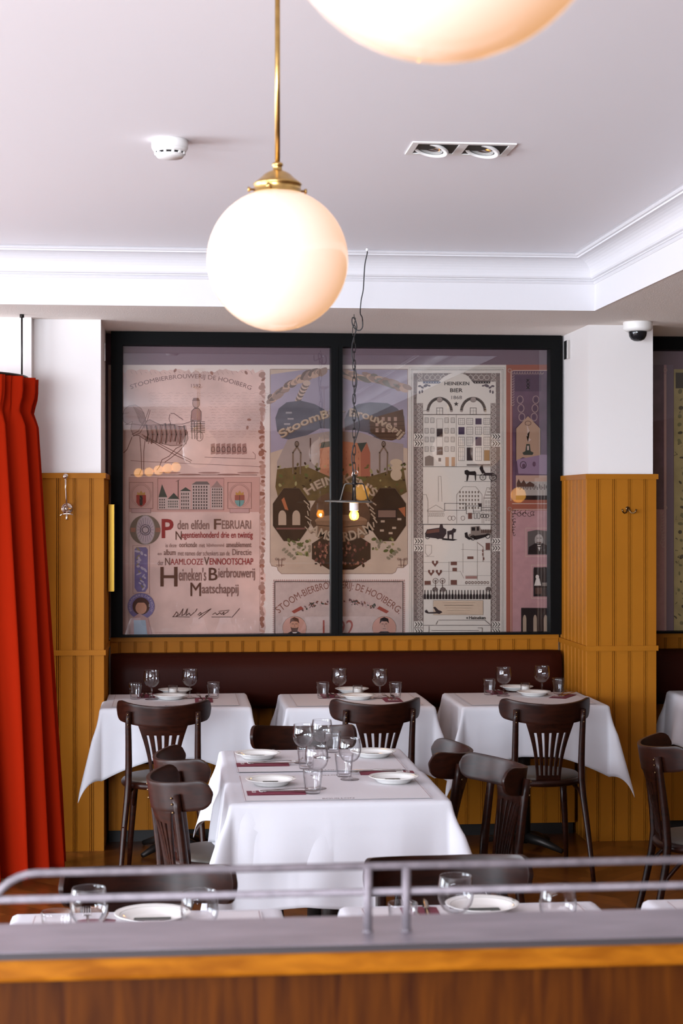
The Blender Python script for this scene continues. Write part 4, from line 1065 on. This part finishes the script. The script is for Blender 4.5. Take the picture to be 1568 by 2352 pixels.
s.poly([(848, 962), (925, 940), (930, 990), (924, 1004), (900, 1012), (872, 1008), (850, 992)], ink('hall', 92, 66, 50, noise=.3, ns=12))
s.k += 1
for k in range(4):
    for j in range(3): s.rect(862 + k * 14, 958 + j * 13, 869 + k * 14, 967 + j * 13, ink('hall_window', 170, 138, 122), up=False)
for k in range(5): s.line([(846, 972 + k * 8), (928, 968 + k * 9)], 1, DBR)
for (x, y) in ((664, 946), (668, 960), (660, 972)): s.rect(x - 8, y, x + 6, y + 4, ink('pale_mark', 150, 140, 140))
# river valley and brewery building
s.poly([(636, 1060), (660, 1010), (712, 998), (760, 990), (830, 994), (880, 1012), (926, 1020), (926, 1100), (636, 1100)], ink('haze', 160, 140, 132, noise=.1))
s.poly([(734, 1020), (744, 1014), (757, 1016), (790, 1014), (842, 1020), (850, 1040), (850, 1098), (734, 1098)], BRK)
s.poly([(836, 1030), (842, 1016), (850, 1040), (850, 1098), (828, 1098), (828, 1040)], ink('brick_dark', 158, 92, 70)); s.poly([(820, 1018), (842, 1016), (829, 1040)], DKG); s.poly([(738, 1016), (760, 1013), (758, 1026), (734, 1030)], DKG)
s.rect(711, 1006, 714, 1060, SEPD)
s.k += 1
for k in range(7):
    for j in range(4): s.rect(752 + k * 14, 1036 + j * 15, 754 + k * 14, 1041 + j * 15, ink('brick_dark', 158, 92, 70), up=False)
s.poly([(636, 1078), (700, 1070), (757, 1095), (850, 1094), (926, 1072), (934, 1130), (900, 1150), (640, 1150), (632, 1118)], OLV)
s.k += 1
for k in range(90):
    x = R.choice((R.uniform(634, 716), R.uniform(850, 930), R.uniform(700, 860))); s.oval(x, R.uniform(1062, 1128), R.uniform(2, 6), R.uniform(1.5, 4), R.choice((OLV, ink('leaf', 88, 88, 44), ink('leaf_pale', 150, 138, 92), DBR)), 7, up=False, rot=R.uniform(0, 3))
# mid medallions
oc = lambda cx, cy, rx, ry: [(cx + rx * math.cos(PI / 8 + k * PI / 4) * 1.04, cy + ry * math.sin(PI / 8 + k * PI / 4) * 1.04) for k in range(8)]
for cx0, w in ((669, 44), (889, 44)):
    o8 = oc(cx0, 1182, w, 63); s.poly(o8, DBR); s.line(o8, 1.3, TWD, True)
s.k += 1
for x in (640, 672): s.oval(x + 8, 1186, 9, 14, ink('arch_light', 176, 150, 128)); s.rect(x - 1, 1188, x + 17, 1206, ink('arch_light', 176, 150, 128), up=False)
s.poly([(646, 1148), (652, 1142), (662, 1172), (654, 1170)], ink('orange_flag', 170, 98, 62)); s.rect(634, 1212, 700, 1216, SEP)
s.rect(868, 1172, 908, 1188, ink('screen', 128, 98, 84)); s.frame(866, 1170, 910, 1190, 1.4, BLK); s.poly([(914, 1168), (930, 1164), (930, 1188)], ink('orange_flag', 170, 98, 62))
for (x, y) in ((874, 1195), (912, 1190), (872, 1216), (900, 1210), (892, 1222)): s.rect(x, y, x + 9, y + 5, ink('arch_light', 176, 150, 128), up=False)
s.oval(780, 1185, 70, 58, ink('barrel_ground', 96, 68, 48, noise=.3, ns=12), 20)
s.oval(783, 1196, 60, 14, ink('barrel_top', 150, 112, 84)); s.poly([(725, 1196), (842, 1196), (836, 1236), (730, 1236)], ink('barrel', 132, 96, 70, noise=.2, ns=20))
for y in (1206, 1222): s.line([(727, y), (784, y + 5), (840, y)], 1.2, DBR)
bt = oc(783, 1266, 70, 44); s.poly(bt, DBR)
s.k += 1
for k in range(150): s.oval(R.uniform(722, 842), R.uniform(1242, 1300), R.uniform(1.5, 3.2), R.uniform(2, 4.5), R.choice((ink('faces', 150, 100, 78), DBR, ink('coats', 84, 48, 38), ink('coats2', 112, 66, 54))), 7, up=False)
for k in range(50):
    q = R.choice((-1, 1)); s.oval(783 + q * R.uniform(70, 125), R.uniform(1236, 1275), R.uniform(2, 7), R.uniform(1.5, 4), R.choice((ink('leaf', 88, 88, 44), ink('leaf_pale', 150, 138, 92), ink('leaf_grey', 132, 118, 96))), 7, up=False, rot=R.uniform(0, 3))
for q in (-1, 1):
    for k in range(5): s.oval(783 + q * (132 - k * 6), 1262 + k * 5, 5, 3, ink('leaf_grey', 132, 118, 96), 8, rot=q * .7)
    x = 783 + q * 140
    for dx in (-4, 4): s.line([(x + dx, 1282), (x + dx * .7, 1302)], 1.1, SEP)
    for dy in (1286, 1298): s.line([(x - 9, dy), (x + 9, dy)], 1.1, SEP)
    for a in (-9, 9): s.ring(x + a, 1284, 2.5, 2.5, .8, SEP, 8)
    # sausages and grapple hooks
    gx = 681 if q < 0 else 880
    s.line([(gx, 1018), (gx, 1026), (gx - 9, 1040), (gx - 9, 1088)], 3, TWD); s.line([(gx, 1026), (gx + 9, 1040), (gx + 8, 1088)], 3, TWD); s.ring(gx, 1020, 4, 6, 2, TWD, 12)
for (x, y, w, h) in ((909, 1062, 14, 8), (910, 1074, 13, 7), (909, 1090, 13, 14)): s.oval(x, y, w, h, ink('sack', 190, 164, 138))
def twig(body, h, path, b=.03): s.text(body, 0, 0, 0, h, TWD, b + .02, path=lambda u: (path(u)[0] + 1.2, path(u)[1] + 1.2)); s.text(body, 0, 0, 0, h, TW, b - .01, path=path)
twig('StoomBier Brouwerij', 25, arcpath(650, 1012, 790, 962, 914, 1012))
twig("HEINEKEN'S", 20, arcpath(706, 1138, 783, 1110, 856, 1142)); twig('AMSTERDAM', 22, arcpath(708, 1222, 783, 1244, 858, 1216))
for k in range(6): s.line([(700 + R.uniform(-4, 8), 1150 + k * 12), (708 + R.uniform(-4, 8), 1160 + k * 12)], 2.4, TW); s.line([(850 + R.uniform(-4, 8), 1150 + k * 10), (858 + R.uniform(-4, 8), 1160 + k * 10)], 3, TW)
s.build('pictorial_panel', mural)
# --- label panel
s = Art(); s.k = 2
LG = ink('label_ground', 190, 166, 158, noise=.08, ns=40); RB = ink('label_red', 150, 72, 60)
s.rect(627, 1332, 930, 1500, LG); s.frame(631, 1336, 925, 1500, 1.6, RB)
s.k += 1
for k in range(62): s.line([(629 + k * 4.9, 1331), (629 + k * 4.9, 1335)], .9, RB)
for k in range(30): s.line([(626, 1340 + k * 4.6), (630, 1341 + k * 4.6)], .9, RB); s.line([(926, 1340 + k * 4.6), (930, 1341 + k * 4.6)], .9, RB)
for k in range(60): s.line([(634 + k * 4.8, 1340), (634 + k * 4.8 - 0, 1341)], .4, RB)
s.text('STOOM-BIERBROUWERIJ: DE HOOIBERG.', 0, 0, 0, 21, ink('label_letters', 122, 76, 62), .0, path=arcpath(644, 1413, 778, 1356, 912, 1415))
s.k += 1
for k in range(90):
    a = R.uniform(-1, 1); x = 781 + a * 90; y = 1381 + 16 * a * a + R.uniform(-5, 6); s.oval(x, y, R.uniform(2, 5), R.uniform(1, 2.5), R.choice((DKG, ink('leaf_wine', 104, 76, 74), ink('bloom', 180, 150, 146), ink('label_letters', 122, 76, 62))), 7, up=False, rot=R.uniform(0, 3))
for q in (-1, 1): s.poly([(781 + q * 90, 1392), (781 + q * 112, 1404), (781 + q * 106, 1409), (781 + q * 84, 1398)], RB)
s.poly([(786, 1384), (806, 1384), (806, 1396), (796, 1402), (786, 1396)], ink('pale_bloom2', 186, 164, 160))
for cx0, hair, sk in ((676, ink('hair_brown', 92, 58, 44), ink('portrait_skin', 186, 132, 106)), (882, BLK, ink('portrait_skin_pale', 186, 142, 126))):
    s.oval(cx0, 1442, 28, 27, ink('portrait_ground', 192, 142, 126)); s.ring(cx0, 1442, 28, 27, 1.3, BASE)
    s.poly([(cx0 - 26, 1480), (cx0 - 22, 1458), (cx0 - 8, 1450), (cx0 + 8, 1450), (cx0 + 22, 1458), (cx0 + 26, 1480)], BLK)
    s.oval(cx0, 1436, 10, 14, sk); s.poly([(cx0 - 11, 1433), (cx0 - 9, 1421), (cx0, 1417), (cx0 + 9, 1421), (cx0 + 11, 1432), (cx0 + 6, 1427), (cx0 - 6, 1427)], hair)
    s.line([(cx0 - 6, 1433), (cx0 - 2, 1433)], 1.4, SEPD); s.line([(cx0 + 2, 1433), (cx0 + 6, 1433)], 1.4, SEPD); s.line([(cx0, 1434), (cx0 + 1, 1440)], 1, SEP); s.line([(cx0 - 3, 1444), (cx0 + 3, 1444)], 1.2, SEPD)
    if cx0 < 700: s.poly([(cx0 - 9, 1440), (cx0 - 5, 1442), (cx0 + 5, 1442), (cx0 + 9, 1440), (cx0 + 6, 1453), (cx0 - 6, 1453)], hair); s.poly([(cx0 - 5, 1452), (cx0, 1458), (cx0 + 6, 1452)], BASE)
s.text('1592', 741, 1424, 812, 1460, RB, .0)
s.build('label_panel', mural)
# --- facade drawing panel
s = Art(); s.k = 2
FG = ink('facade_paper', 222, 208, 196); FD = ink('facade_dark', 58, 46, 48); FO = ink('ornament_ground', 130, 112, 106); VIO = ink('violet_window', 70, 54, 76)
s.rect(938, 840, 1162, 1500, FG)
for w, o in ((.9, 6), (.6, 9), (.5, 2)): s.line([(938 + o, 1500), (938 + o, 842 + o), (1161 - o, 842 + o), (1161 - o, 1500)], w, GRYM)
s.k += 1
for x0, x1 in ((949, 971), (1126, 1148)): s.rect(x0, 857, x1, 1500, FO, up=False)
s.rect(971, 857, 1126, 877, FO, up=False)
s.k += 1
y = 862
while y < 1462:
    for x, rr in ((953, 1.0), (963, 5.6)): s.ring(x if x == 953 else 964, y, rr, rr, 1.2 if rr < 2 else 1.0, FG, 10)
    s.ring(1144, y, 1, 1, 1.2, FG, 8); s.ring(1133, y, 5.6, 5.6, 1.0, FG, 10)
    for c in (964, 1133):
        for q in range(3): s.oval(c + 2.4 * math.cos(q * 2.1), y + 2.4 * math.sin(q * 2.1), 1.1, 1.1, FG, 6, up=False)
    y += 13.2
for k in range(12): s.ring(980 + k * 12.5, 867, 5.6, 5.6, 1, FG, 10); s.ring(980 + k * 12.5, 859.5, 1, 1, 1, FG, 6)
for y in (1003, 1019, 1243, 1259, 1434, 1450):
    for x in (950, 1128):
        s.rect(x, y - 7, x + 21, y + 7, FG)
        for k in range(3): s.line([(x + 3 + k * 6, y - 5), (x + 7 + k * 6, y), (x + 3 + k * 6, y + 5)], 1.8, FD)
s.poly([(958, 877), (1138, 877), (1138, 926), (1126, 926), (1126, 1500), (971, 1500), (971, 926), (956, 926)], FG)
s.poly([(1000, 882), (1018, 866), (1034, 858), (1048, 856), (1062, 858), (1074, 864), (1088, 882)], FG); s.line([(1066, 856), (1078, 864), (1086, 876), (1090, 880)], .8, FD)
s.poly([(971, 876), (1008, 876), (1012, 878), (1008, 881), (971, 881)], ink('blue_bar', 86, 90, 112)); s.poly([(1084, 876), (1125, 876), (1125, 881), (1088, 881)], BLK)
s.k += 1
for k in range(6): s.oval(977 + k * 6, 878.5, 1.1, 1.1, FG, 6, up=False); s.oval(1091 + k * 6, 878.5, 1.1, 1.1, FG, 6, up=False)
for q in (-1, 1):
    for (dx, dy, w, h, r) in ((70, 886, 6, 3.4, .4), (78, 890, 4, 2.4, -.5), (84, 887, 4, 2.4, .2), (78, 899, 2.2, 4, 0), (84, 901, 2.2, 4, 0), (62, 886, 3.5, 2, -.2)): s.oval(1047 + q * dx * 1.0, dy, w, h, ink('hop', 92, 78, 84), 9, up=False, rot=q * r)
s.text('HEINEKEN', 1020, 877, 1077, 885, BLK, .02); s.text('BIER', 1033, 892, 1062, 901, BLK, .02); s.text('1868', 1036, 909, 1060, 917, FD, .0)
s.poly([(1047 + (6 if k % 2 == 0 else 2.5) * math.sin(k * PI / 5), 928 - (6 if k % 2 == 0 else 2.5) * math.cos(k * PI / 5)) for k in range(10)], BLK)
for cx0 in (1009, 1086):
    s.ring(cx0, 945, 27, 30, 5, ink('arch_grey', 158, 140, 132), 24, PI, 2 * PI); s.ring(cx0, 945, 30, 33, .6, GRYM, 24, PI, 2 * PI); s.ring(cx0, 945, 24, 27, .6, GRYM, 24, PI, 2 * PI)
    s.oval(cx0, 918, 7, 6, ink('arch_grey', 158, 140, 132)); s.ring(cx0, 918, 7, 6, .7, GRYM, 12); s.rect(cx0 - 6, 938, cx0 + 6, 951, FG); s.frame(cx0 - 7, 937, cx0 + 7, 952, 1.3, GRYM); s.line([(cx0, 938), (cx0, 951)], .6, GRYM); s.line([(cx0 - 6, 944), (cx0 + 6, 944)], .6, GRYM)
s.line([(971, 952), (1126, 952)], 1.6, GRYM); s.line([(971, 944), (985, 942)], 1, GRYM); s.line([(1047, 952), (1047, 1072)], .8, GRYM); s.line([(971, 1072), (1126, 1072)], 1.0, GRYM)
s.frame(971, 953, 1126, 1072, .6, GRYL)
s.k += 1
def win(x0, y0, x1, y1, dark=None):
    if dark: s.rect(x0, y0, x1, y1, dark, up=False); return
    s.frame(x0, y0, x1, y1, .9, GRYM); xm = (x0 + x1) / 2
    for k in (1, 2): s.line([(x0 + (x1 - x0) * k / 3, y0), (x0 + (x1 - x0) * k / 3, y1)], .35, GRYM); s.line([(x0, y0 + (y1 - y0) * k / 3), (x1, y0 + (y1 - y0) * k / 3)], .35, GRYM)
for j, y in enumerate((960, 984, 1004, 1026)):
    for k, x in enumerate((975, 988, 1021, 1035)): win(x, y, x + 8, y + 11)
for j, (y, h, d) in enumerate(((961, 14, 2), (981, 17, 0), (1004, 20, 2), (1028, 30, 1))):
    for k, x in enumerate((1052, 1071, 1091, 1110)):
        s.k += .1; dk = (k == d) and (VIO if j < 3 else FD)
        win(x, y, x + 14, y + h, dk or None)
s.rect(1002, 985, 1016, 1003, FD); s.rect(1002, 1027, 1016, 1045, SEPD); s.frame(1002, 962, 1016, 984, .7, GRYL); s.frame(1002, 1004, 1016, 1026, .7, GRYL); s.rect(1006, 1052, 1012, 1060, GRYM)
s.poly([(975, 1070), (975, 1050), (985, 1046), (995, 1050), (995, 1070)], GRYL); s.rect(1022, 1050, 1030, 1071, ink('door_orange', 188, 146, 116)); s.rect(1036, 1050, 1044, 1071, ink('door_orange', 188, 146, 116)); s.rect(1111, 1034, 1123, 1058, ink('ochre_door', 160, 118, 76)); s.line([(1072, 1068), (1124, 1068)], 3.4, GRYM)
# horse and gig
s.poly([(1066, 1081), (1072, 1079), (1078, 1083), (1090, 1082), (1093, 1086), (1092, 1104), (1090, 1104), (1089, 1092), (1076, 1091), (1073, 1105), (1070, 1105), (1071, 1092), (1066, 1088)], BLK)
s.poly([(1100, 1076), (1103, 1070), (1108, 1068), (1109, 1078), (1114, 1086), (1106, 1088)], BLK); s.line([(1092, 1091), (1112, 1092), (1136, 1092)], 1.4, BLK)
for x, rr in ((1108, 7), (1131, 8)): s.ring(x, 1096, rr, rr, 1.3, BLK, 16); [s.line([(x, 1096), (x + rr * math.cos(a), 1096 + rr * math.sin(a))], .5, BLK) for a in (0, 1, 2, 3, 4, 5)]
s.rect(1110, 1086, 1130, 1092, FD); s.line([(1066, 1106), (1140, 1106)], .8, FD)
# city houses line drawing
HL = ink('house_line', 128, 108, 96)
for (x0, x1, y0, yg) in ((966, 982, 1150, 1136), (1048, 1106, 1136, 1118), (1110, 1140, 1144, 1120)):
    s.line([(x0, 1202), (x0, y0), (x0 + (x1 - x0) * .25, yg), (x0 + (x1 - x0) * .75, yg), (x1, y0), (x1, 1202)], .8, HL)
for k in range(4):
    w = 15 - k * 4; s.line([(1125 - w, 1144 - k * 7), (1125 + w, 1144 - k * 7)], 1.6, HL)
s.line([(1006, 1152), (1006, 1094), (1012, 1094), (1014, 1152)], .6, HL); s.line([(980, 1174), (1020, 1174)], 1.2, HL); s.line([(980, 1172), (1000, 1160), (1020, 1172)], .7, HL)
s.k += 1
for j in range(5):
    for k in range(7): s.rect(1054 + k * 7, 1128 + j * 9, 1057 + k * 7, 1133 + j * 9, HL, up=False)
for j in range(5):
    for k in range(4): s.frame(1114 + k * 6.4, 1150 + j * 10, 1117 + k * 6.4, 1156 + j * 10, .6, HL)
for k in range(8): s.frame(982 + k * 4.8, 1178, 985 + k * 4.8, 1186, .5, HL)
for (x0, y0, x1, y1) in ((1070, 1162, 1086, 1180), (1086, 1162, 1104, 1174), (1104, 1166, 1126, 1172), (1088, 1178, 1093, 1191), (1096, 1178, 1101, 1191), (1020, 1156, 1068, 1172)): s.frame(x0, y0, x1, y1, 1.0, FD)
s.rect(1098, 1156, 1105, 1164, FD); s.rect(1074, 1178, 1083, 1192, SEP)
for x in (1106, 1112, 1118): s.ring(x, 1185, 3.2, 4.2, 1.3, FD, 10)
for x in (1062, 1040, 1032): s.ring(x, 1190, 4.5, 5, .8, SEP, 12)
s.line([(958, 1204), (1140, 1204)], 1, FD)
# wagon and lorry
s.frame(971, 1205, 1128, 1452, .8, GRYM)
s.poly([(975, 1226), (980, 1216), (1008, 1212), (1010, 1204), (1015, 1203), (1017, 1212), (1024, 1216), (1024, 1226), (1016, 1238), (978, 1234)], FD); s.poly([(980, 1218), (1008, 1214), (1008, 1222), (978, 1226)], SEP)
s.poly([(1026, 1220), (1036, 1218), (1040, 1213), (1047, 1216), (1045, 1222), (1041, 1224), (1040, 1238), (1037, 1238), (1036, 1228), (1031, 1228), (1030, 1241), (1027, 1241)], FD)
s.poly([(1016, 1236), (1050, 1239), (1040, 1242), (1014, 1240)], BLK)
for x in (981, 1005): s.ring(x, 1232, 5, 5.5, 1.4, FD, 14); s.oval(x, 1232, 1.5, 1.5, FD, 8)
s.poly([(1080, 1226), (1080, 1210), (1100, 1208), (1104, 1218), (1128, 1218), (1128, 1228), (1104, 1234), (1074, 1232), (1076, 1226)], GRYL); s.rect(1082, 1211, 1090, 1219, BLK); s.rect(1094, 1210, 1099, 1219, BLK); s.poly([(1066, 1224), (1072, 1222), (1074, 1232), (1086, 1238), (1076, 1240), (1067, 1234)], BLK)
for k in range(6): s.rect(1104 + k * 4, 1216, 1107 + k * 4, 1224, SEPD, up=False)
s.poly([(1076, 1232), (1126, 1226), (1112, 1234), (1092, 1240)], BLK)
for x in (1085, 1119): s.ring(x, 1235 - (x > 1100) * 4, 5, 5.5, 1.6, FD, 14)
# brewing diagram
for q in ([(976, 1252), (990, 1252), (990, 1270), (982, 1278), (976, 1270), (976, 1252)], [(1062, 1248), (1062, 1316)], [(1095, 1244), (1095, 1332)], [(976, 1278), (996, 1278)], [(971, 1292), (1032, 1292)], [(971, 1312), (1056, 1312), (1064, 1328)], [(1058, 1262), (1126, 1264)], [(1040, 1290), (1125, 1290)], [(1030, 1290), (1030, 1344)], [(971, 1344), (1128, 1344)], [(1068, 1322), (1128, 1322)]): s.line(q, .6, GRYL)
for (x, y) in ((998, 1288), (989, 1309), (1007, 1309)): s.poly([(x - 7, y), (x + 7, y), (x + 7, y + 5), (x + 2, y + 11), (x, y + 14), (x - 2, y + 11), (x - 7, y + 5)], SEP); s.rect(x - 2, y, x + 2, y + 6, FG)
for (x, y, w, h) in ((974, 1334, 14, 9), (1034, 1332, 14, 11), (1034, 1290, 14, 8), (1038, 1304, 10, 8), (1114, 1247, 10, 16), (1068, 1323, 26, 6), (1072, 1278, 14, 6)): s.rect(x, y, x + w, y + h, SEPL if w > 20 else SEP)
for (x, y) in ((999, 1334), (1015, 1334)): s.ring(x, y, 6, 6, 1, SEP, 12); s.ring(x, y, 2, 2, 1, SEP, 8); s.line([(x, y), (x, 1356)], 1.3, SEPD)
for k in range(8): s.ring(1070 + k * 7, 1338, 2.2, 3, 1.1, SEP, 8)
for (x, y) in ((998, 1357), (1016, 1357), (1120, 1356)): s.poly([(x - 6, y), (x - 4, y - 6), (x, y - 8), (x + 4, y - 6), (x + 6, y)], GRYM); s.ring(x, y - 3, 6, 5, .9, SEPD, 10)
for (a, bb) in ((1106, 1262), (1106, 1270), (1108, 1280)): s.rect(a, bb, a + 3, bb + 6, SEP)
s.line([(1095, 1246), (1108, 1256), (1108, 1290)], .9, SEP)
s.k += 1
for k in range(22):
    x = 974.5 + k * 7.05; y = 1355; s.poly([(x - .9, y), (x + .9, y), (x + 1, y + 8), (x + 2.7, y + 12), (x + 2.7, y + 21), (x - 2.7, y + 21), (x - 2.7, y + 12), (x - 1, y + 8)], BLK if k % 2 else FD, up=False); s.line([(x - 1.4, y + 12), (x - 1.4, y + 19)], .7, GRYM)
s.rect(994, 1379, 1108, 1412, ink('document', 208, 180, 156)); s.frame(994, 1379, 1108, 1412, .5, GRYL)
for k in range(5): s.line([(1016 + 3 * k, 1384 + k * 6), (1090 - 4 * k, 1384 + k * 6)], 1.0 if k == 1 else .4, SEPL)
s.poly([(974, 1403), (978, 1400), (983, 1406), (1000, 1405), (994, 1395), (998, 1393), (1006, 1401), (1012, 1403), (1015, 1406), (1008, 1410), (1003, 1409), (982, 1409), (976, 1407)], FD)
s.text('Heineken', 1076, 1415, 1114, 1422, BLK, .02)
s.poly([(1071.5 + (3 if k % 2 == 0 else 1.3) * math.sin(k * PI / 5), 1419 - (3 if k % 2 == 0 else 1.3) * math.cos(k * PI / 5)) for k in range(10)], BLK)
for q in ([(1006, 1424), (1112, 1424), (1124, 1434)], [(971, 1436), (1128, 1436)], [(1004, 1426), (1000, 1434)], [(984, 1438), (984, 1470)], [(990, 1448), (1098, 1448)], [(1096, 1442), (1106, 1442), (1106, 1456)]): s.line(q, 1.2, GRYM)
s.build('facade_panel', mural)
# --- pink framed panel (continues behind the pillar)
def pink(xoff, x1, nm, par):
    global s
    s = Art(); s.k = 2; X = lambda q: q + xoff
    RO = ink('terracotta', 158, 88, 70); PK = ink('pink', 190, 142, 142, noise=.08, ns=30); PU = ink('purple', 104, 74, 92, noise=.25, ns=18); SC = ink('scroll', 202, 172, 158); TN = ink('tan_arch', 180, 142, 118)
    s.rect(X(1162), 838, x1, 1500, RO)
    s.rect(X(1176), 852, x1, 1148, PU); s.rect(X(1176), 1172, x1, 1500, PK)
    s.line([(X(1173), 1150), (X(1173), 855), (X(1178), 851), (x1, 851)], 1.6, SC); s.line([(X(1173), 1480), (X(1173), 1176), (X(1180), 1170), (x1, 1170)], 1.6, SC); s.line([(X(1176), 1157), (x1, 1157)], 1.6, SC)
    s.ring(X(1170), 851, 4, 4, 1.4, SC, 12); s.ring(X(1170), 1169, 4, 4, 1.6, SC, 12)
    for k in range(9): s.ring(X(1180 + k * 6), 1176 + R.uniform(0, 6), 4.5, 4.5, 1.1, SC, 10, R.uniform(0, 2), R.uniform(4, 6))
    for k in range(8): s.ring(X(1178 + R.uniform(0, 4)), 1184 + k * 6, 4.5 - k * .3, 4.5, 1.1, SC, 10, R.uniform(0, 2), R.uniform(4, 6))
    for k in range(12): s.ring(X(1178 + k * 6), 856, 3.5, 3, 1, SC, 8, 0, 4); s.ring(X(1177), 862 + k * 6, 3, 3.5, 1, SC, 8, 0, 4)
    if x1 < X(1180): s.build(nm, par); return
    s.rect(X(1182), 862, min(x1, X(1243)), 899, ink('purple_dark', 84, 58, 78))
    for k in range(3):
        y = 874 + k * 8; cx0 = X(1212); s.line([(cx0 - 3, y - 3), (cx0 + 3, y + 3)], 1.8, SC); s.line([(cx0 + 3, y - 3), (cx0 - 3, y + 3)], 1.8, SC)
    s.poly([(X(1184), 984), (X(1212), 956), (X(1241), 984), (X(1241), 1060), (X(1200), 1050), (X(1184), 1060)], TN)
    s.line([(X(1184), 1128), (X(1184), 984), (X(1212), 954), (X(1241), 984), (X(1241), 1090)], 2.2, ink('purple_dark', 84, 58, 78))
    for q in (-1, 1):
        for k in range(3): s.ring(X(1212 + q * (18 - k * 2)), 918 + k * 20, 7, 9, 1.0, SC, 12); s.oval(X(1212 + q * (18 - k * 2)), 918 + k * 20, 4, 5.5, ink('purple_dark', 84, 58, 78), 9)
    s.ring(X(1212), 972, 7, 5, 1.3, SEP, 12); s.poly([(X(1209), 975), (X(1216), 990), (X(1208), 1000), (X(1219), 1010), (X(1212), 1016)], SC)
    s.poly([(X(1208), 1020), (X(1216), 1020), (X(1218), 1036), (X(1225), 1040), (X(1222), 1045), (X(1202), 1045), (X(1199), 1040), (X(1206), 1036)], DKG); s.rect(X(1210), 1024, X(1214), 1034, SC)
    s.poly([(X(1186), 1056), (X(1244), 1044), (x1, 1046), (x1, 1090), (X(1190), 1088)], ink('lilac', 150, 120, 140)); s.ring(X(1201), 1068, 7, 8, 1.2, SC, 12); s.oval(X(1202), 1070, 4, 5, PU, 10); s.oval(X(1226), 1066, 4, 6, PU, 10)
    s.rect(X(1184), 1092, x1, 1146, ink('photo_sky', 190, 150, 130))
    s.rect(X(1186), 1106, x1, 1138, ink('photo_house', 176, 162, 152)); s.rect(X(1184), 1138, x1, 1148, BLK)
    s.k += 1
    for k in range(22): s.rect(X(1189 + k * 4), 1112 + (k % 3) * 3, X(1190.6 + k * 4), 1122 + (k % 2) * 3, FD, up=False)
    s.poly([(X(1186), 1110), (X(1190), 1100), (X(1196), 1110), (X(1202), 1102), (X(1208), 1112), (X(1216), 1106), (X(1226), 1112), (X(1226), 1118), (X(1186), 1118)], SEPD)
    for (x0, y0, xx, yy) in ((1211, 1217, 1268, 1274), (1224, 1302, 1290, 1370)):
        pts = [(X(x0), yy), (X(x0), y0 + 4), (X((x0 + xx) / 2 - 8), y0), (X(xx), y0 + 4), (X(xx), yy)]; s.poly(pts, ink('photo_grey', 96, 86, 82))
        s.frame(X(x0 - 4), y0 - 4, X(xx + 4), yy + 4, 1.2, SC)
    h = X(1237); s.oval(h, 1240, 10, 13, ink('photo_skin', 170, 156, 148)); s.poly([(X(1212), 1273), (X(1214), 1256), (X(1228), 1248), (X(1246), 1248), (X(1262), 1256), (X(1266), 1273)], BLK)
    s.line([(h - 5, 1246), (h + 5, 1246)], 2.6, SEPD); s.line([(h - 5, 1236), (h - 1, 1236)], 1.2, BLK); s.line([(h + 2, 1236), (h + 6, 1236)], 1.2, BLK); s.poly([(h - 4, 1252), (h + 4, 1252), (h + 1, 1266)], FG); s.poly([(h - 4, 1253), (h + 4, 1257), (h + 4, 1253), (h - 4, 1257)], BLK)
    s.rect(X(1225), 1303, X(1288), 1370, BLK); s.poly([(X(1226), 1345), (X(1230), 1330), (X(1238), 1328), (X(1242), 1345)], FG); s.oval(X(1233), 1325, 4, 5, FG); s.rect(X(1244), 1338, X(1262), 1346, GRYL); s.rect(X(1228), 1350, X(1244), 1364, SEPD)
    for k in range(8): s.line([(X(1244 + k * 3), 1350), (X(1244 + k * 3), 1369)], .8, GRYM)
    s.rect(X(1196), 1396, x1, 1500, BLK)
    for k in range(3):
        s.oval(X(1204 + k * 24), 1424, 4, 12, ink('arch_light', 176, 150, 128)); s.rect(X(1200 + k * 24), 1424, X(1208 + k * 24), 1452, ink('arch_light', 176, 150, 128))
    s.build(nm, par)
pink(0, 1330, 'framed_photo_panel', mural)
# second niche: the end of the pink panel and a map sheet
m2 = empty('printed_mural', (0, 0, 0), 0, 'printed mural beyond the pillar, a pale map beside a pink border', 'mural')
s = Art(2.46, 9); s.k = 1
s.rect(1480, 838, 1545, 1500, ink('pink', 176, 126, 126)); s.rect(1530, 838, 1546, 1500, ink('mauve_strip', 128, 108, 120)); s.line([(1527, 860), (1527, 1460)], 2, ink('scroll', 202, 172, 158))
s.rect(1480, 838, 1524, 1170, ink('purple', 104, 74, 92)); s.ring(1527, 850, 4, 4, 1.4, ink('scroll', 202, 172, 158), 12); s.ring(1527, 1166, 4, 4, 1.4, ink('scroll', 202, 172, 158), 12)
for k in range(12): s.ring(1521 + R.uniform(-3, 2), 1176 + k * 7, 3.5, 4, 1.1, ink('scroll', 202, 172, 158), 10, 0, 4.5)
s.build('pink_border_panel', m2)
s = Art(2.46, 9); s.k = 3
MPC = ink('map_paper', 176, 156, 106, noise=.2, ns=10); MPI = ink('map_ink', 72, 66, 50)
s.rect(1547, 848, 2300, 1500, MPC); s.k += 1
for k in range(150):
    x, y = R.uniform(1550, 1700), R.uniform(856, 1450); s.line([(x + R.uniform(-5, 5), y + R.uniform(-5, 5)) for _ in range(R.randint(2, 5))], R.choice((.6, 1, 1.6)), MPI)
s.rect(1551, 856, 1700, 892, ink('map_dark', 70, 64, 54))
s.k += 1
for k in range(30): y = 880 + k * 19; s.oval(1562 + R.uniform(-4, 10), y, R.uniform(2, 7), R.uniform(2, 5), MPI if k % 3 == 0 else ink('map_olive', 120, 112, 74), 8, up=False, rot=R.uniform(0, 3))
s.build('map_panel', m2)
# drop the two prototypes' stray state
for o in list(COL.objects):
    if o.name in ('txt',): bpy.data.objects.remove(o)
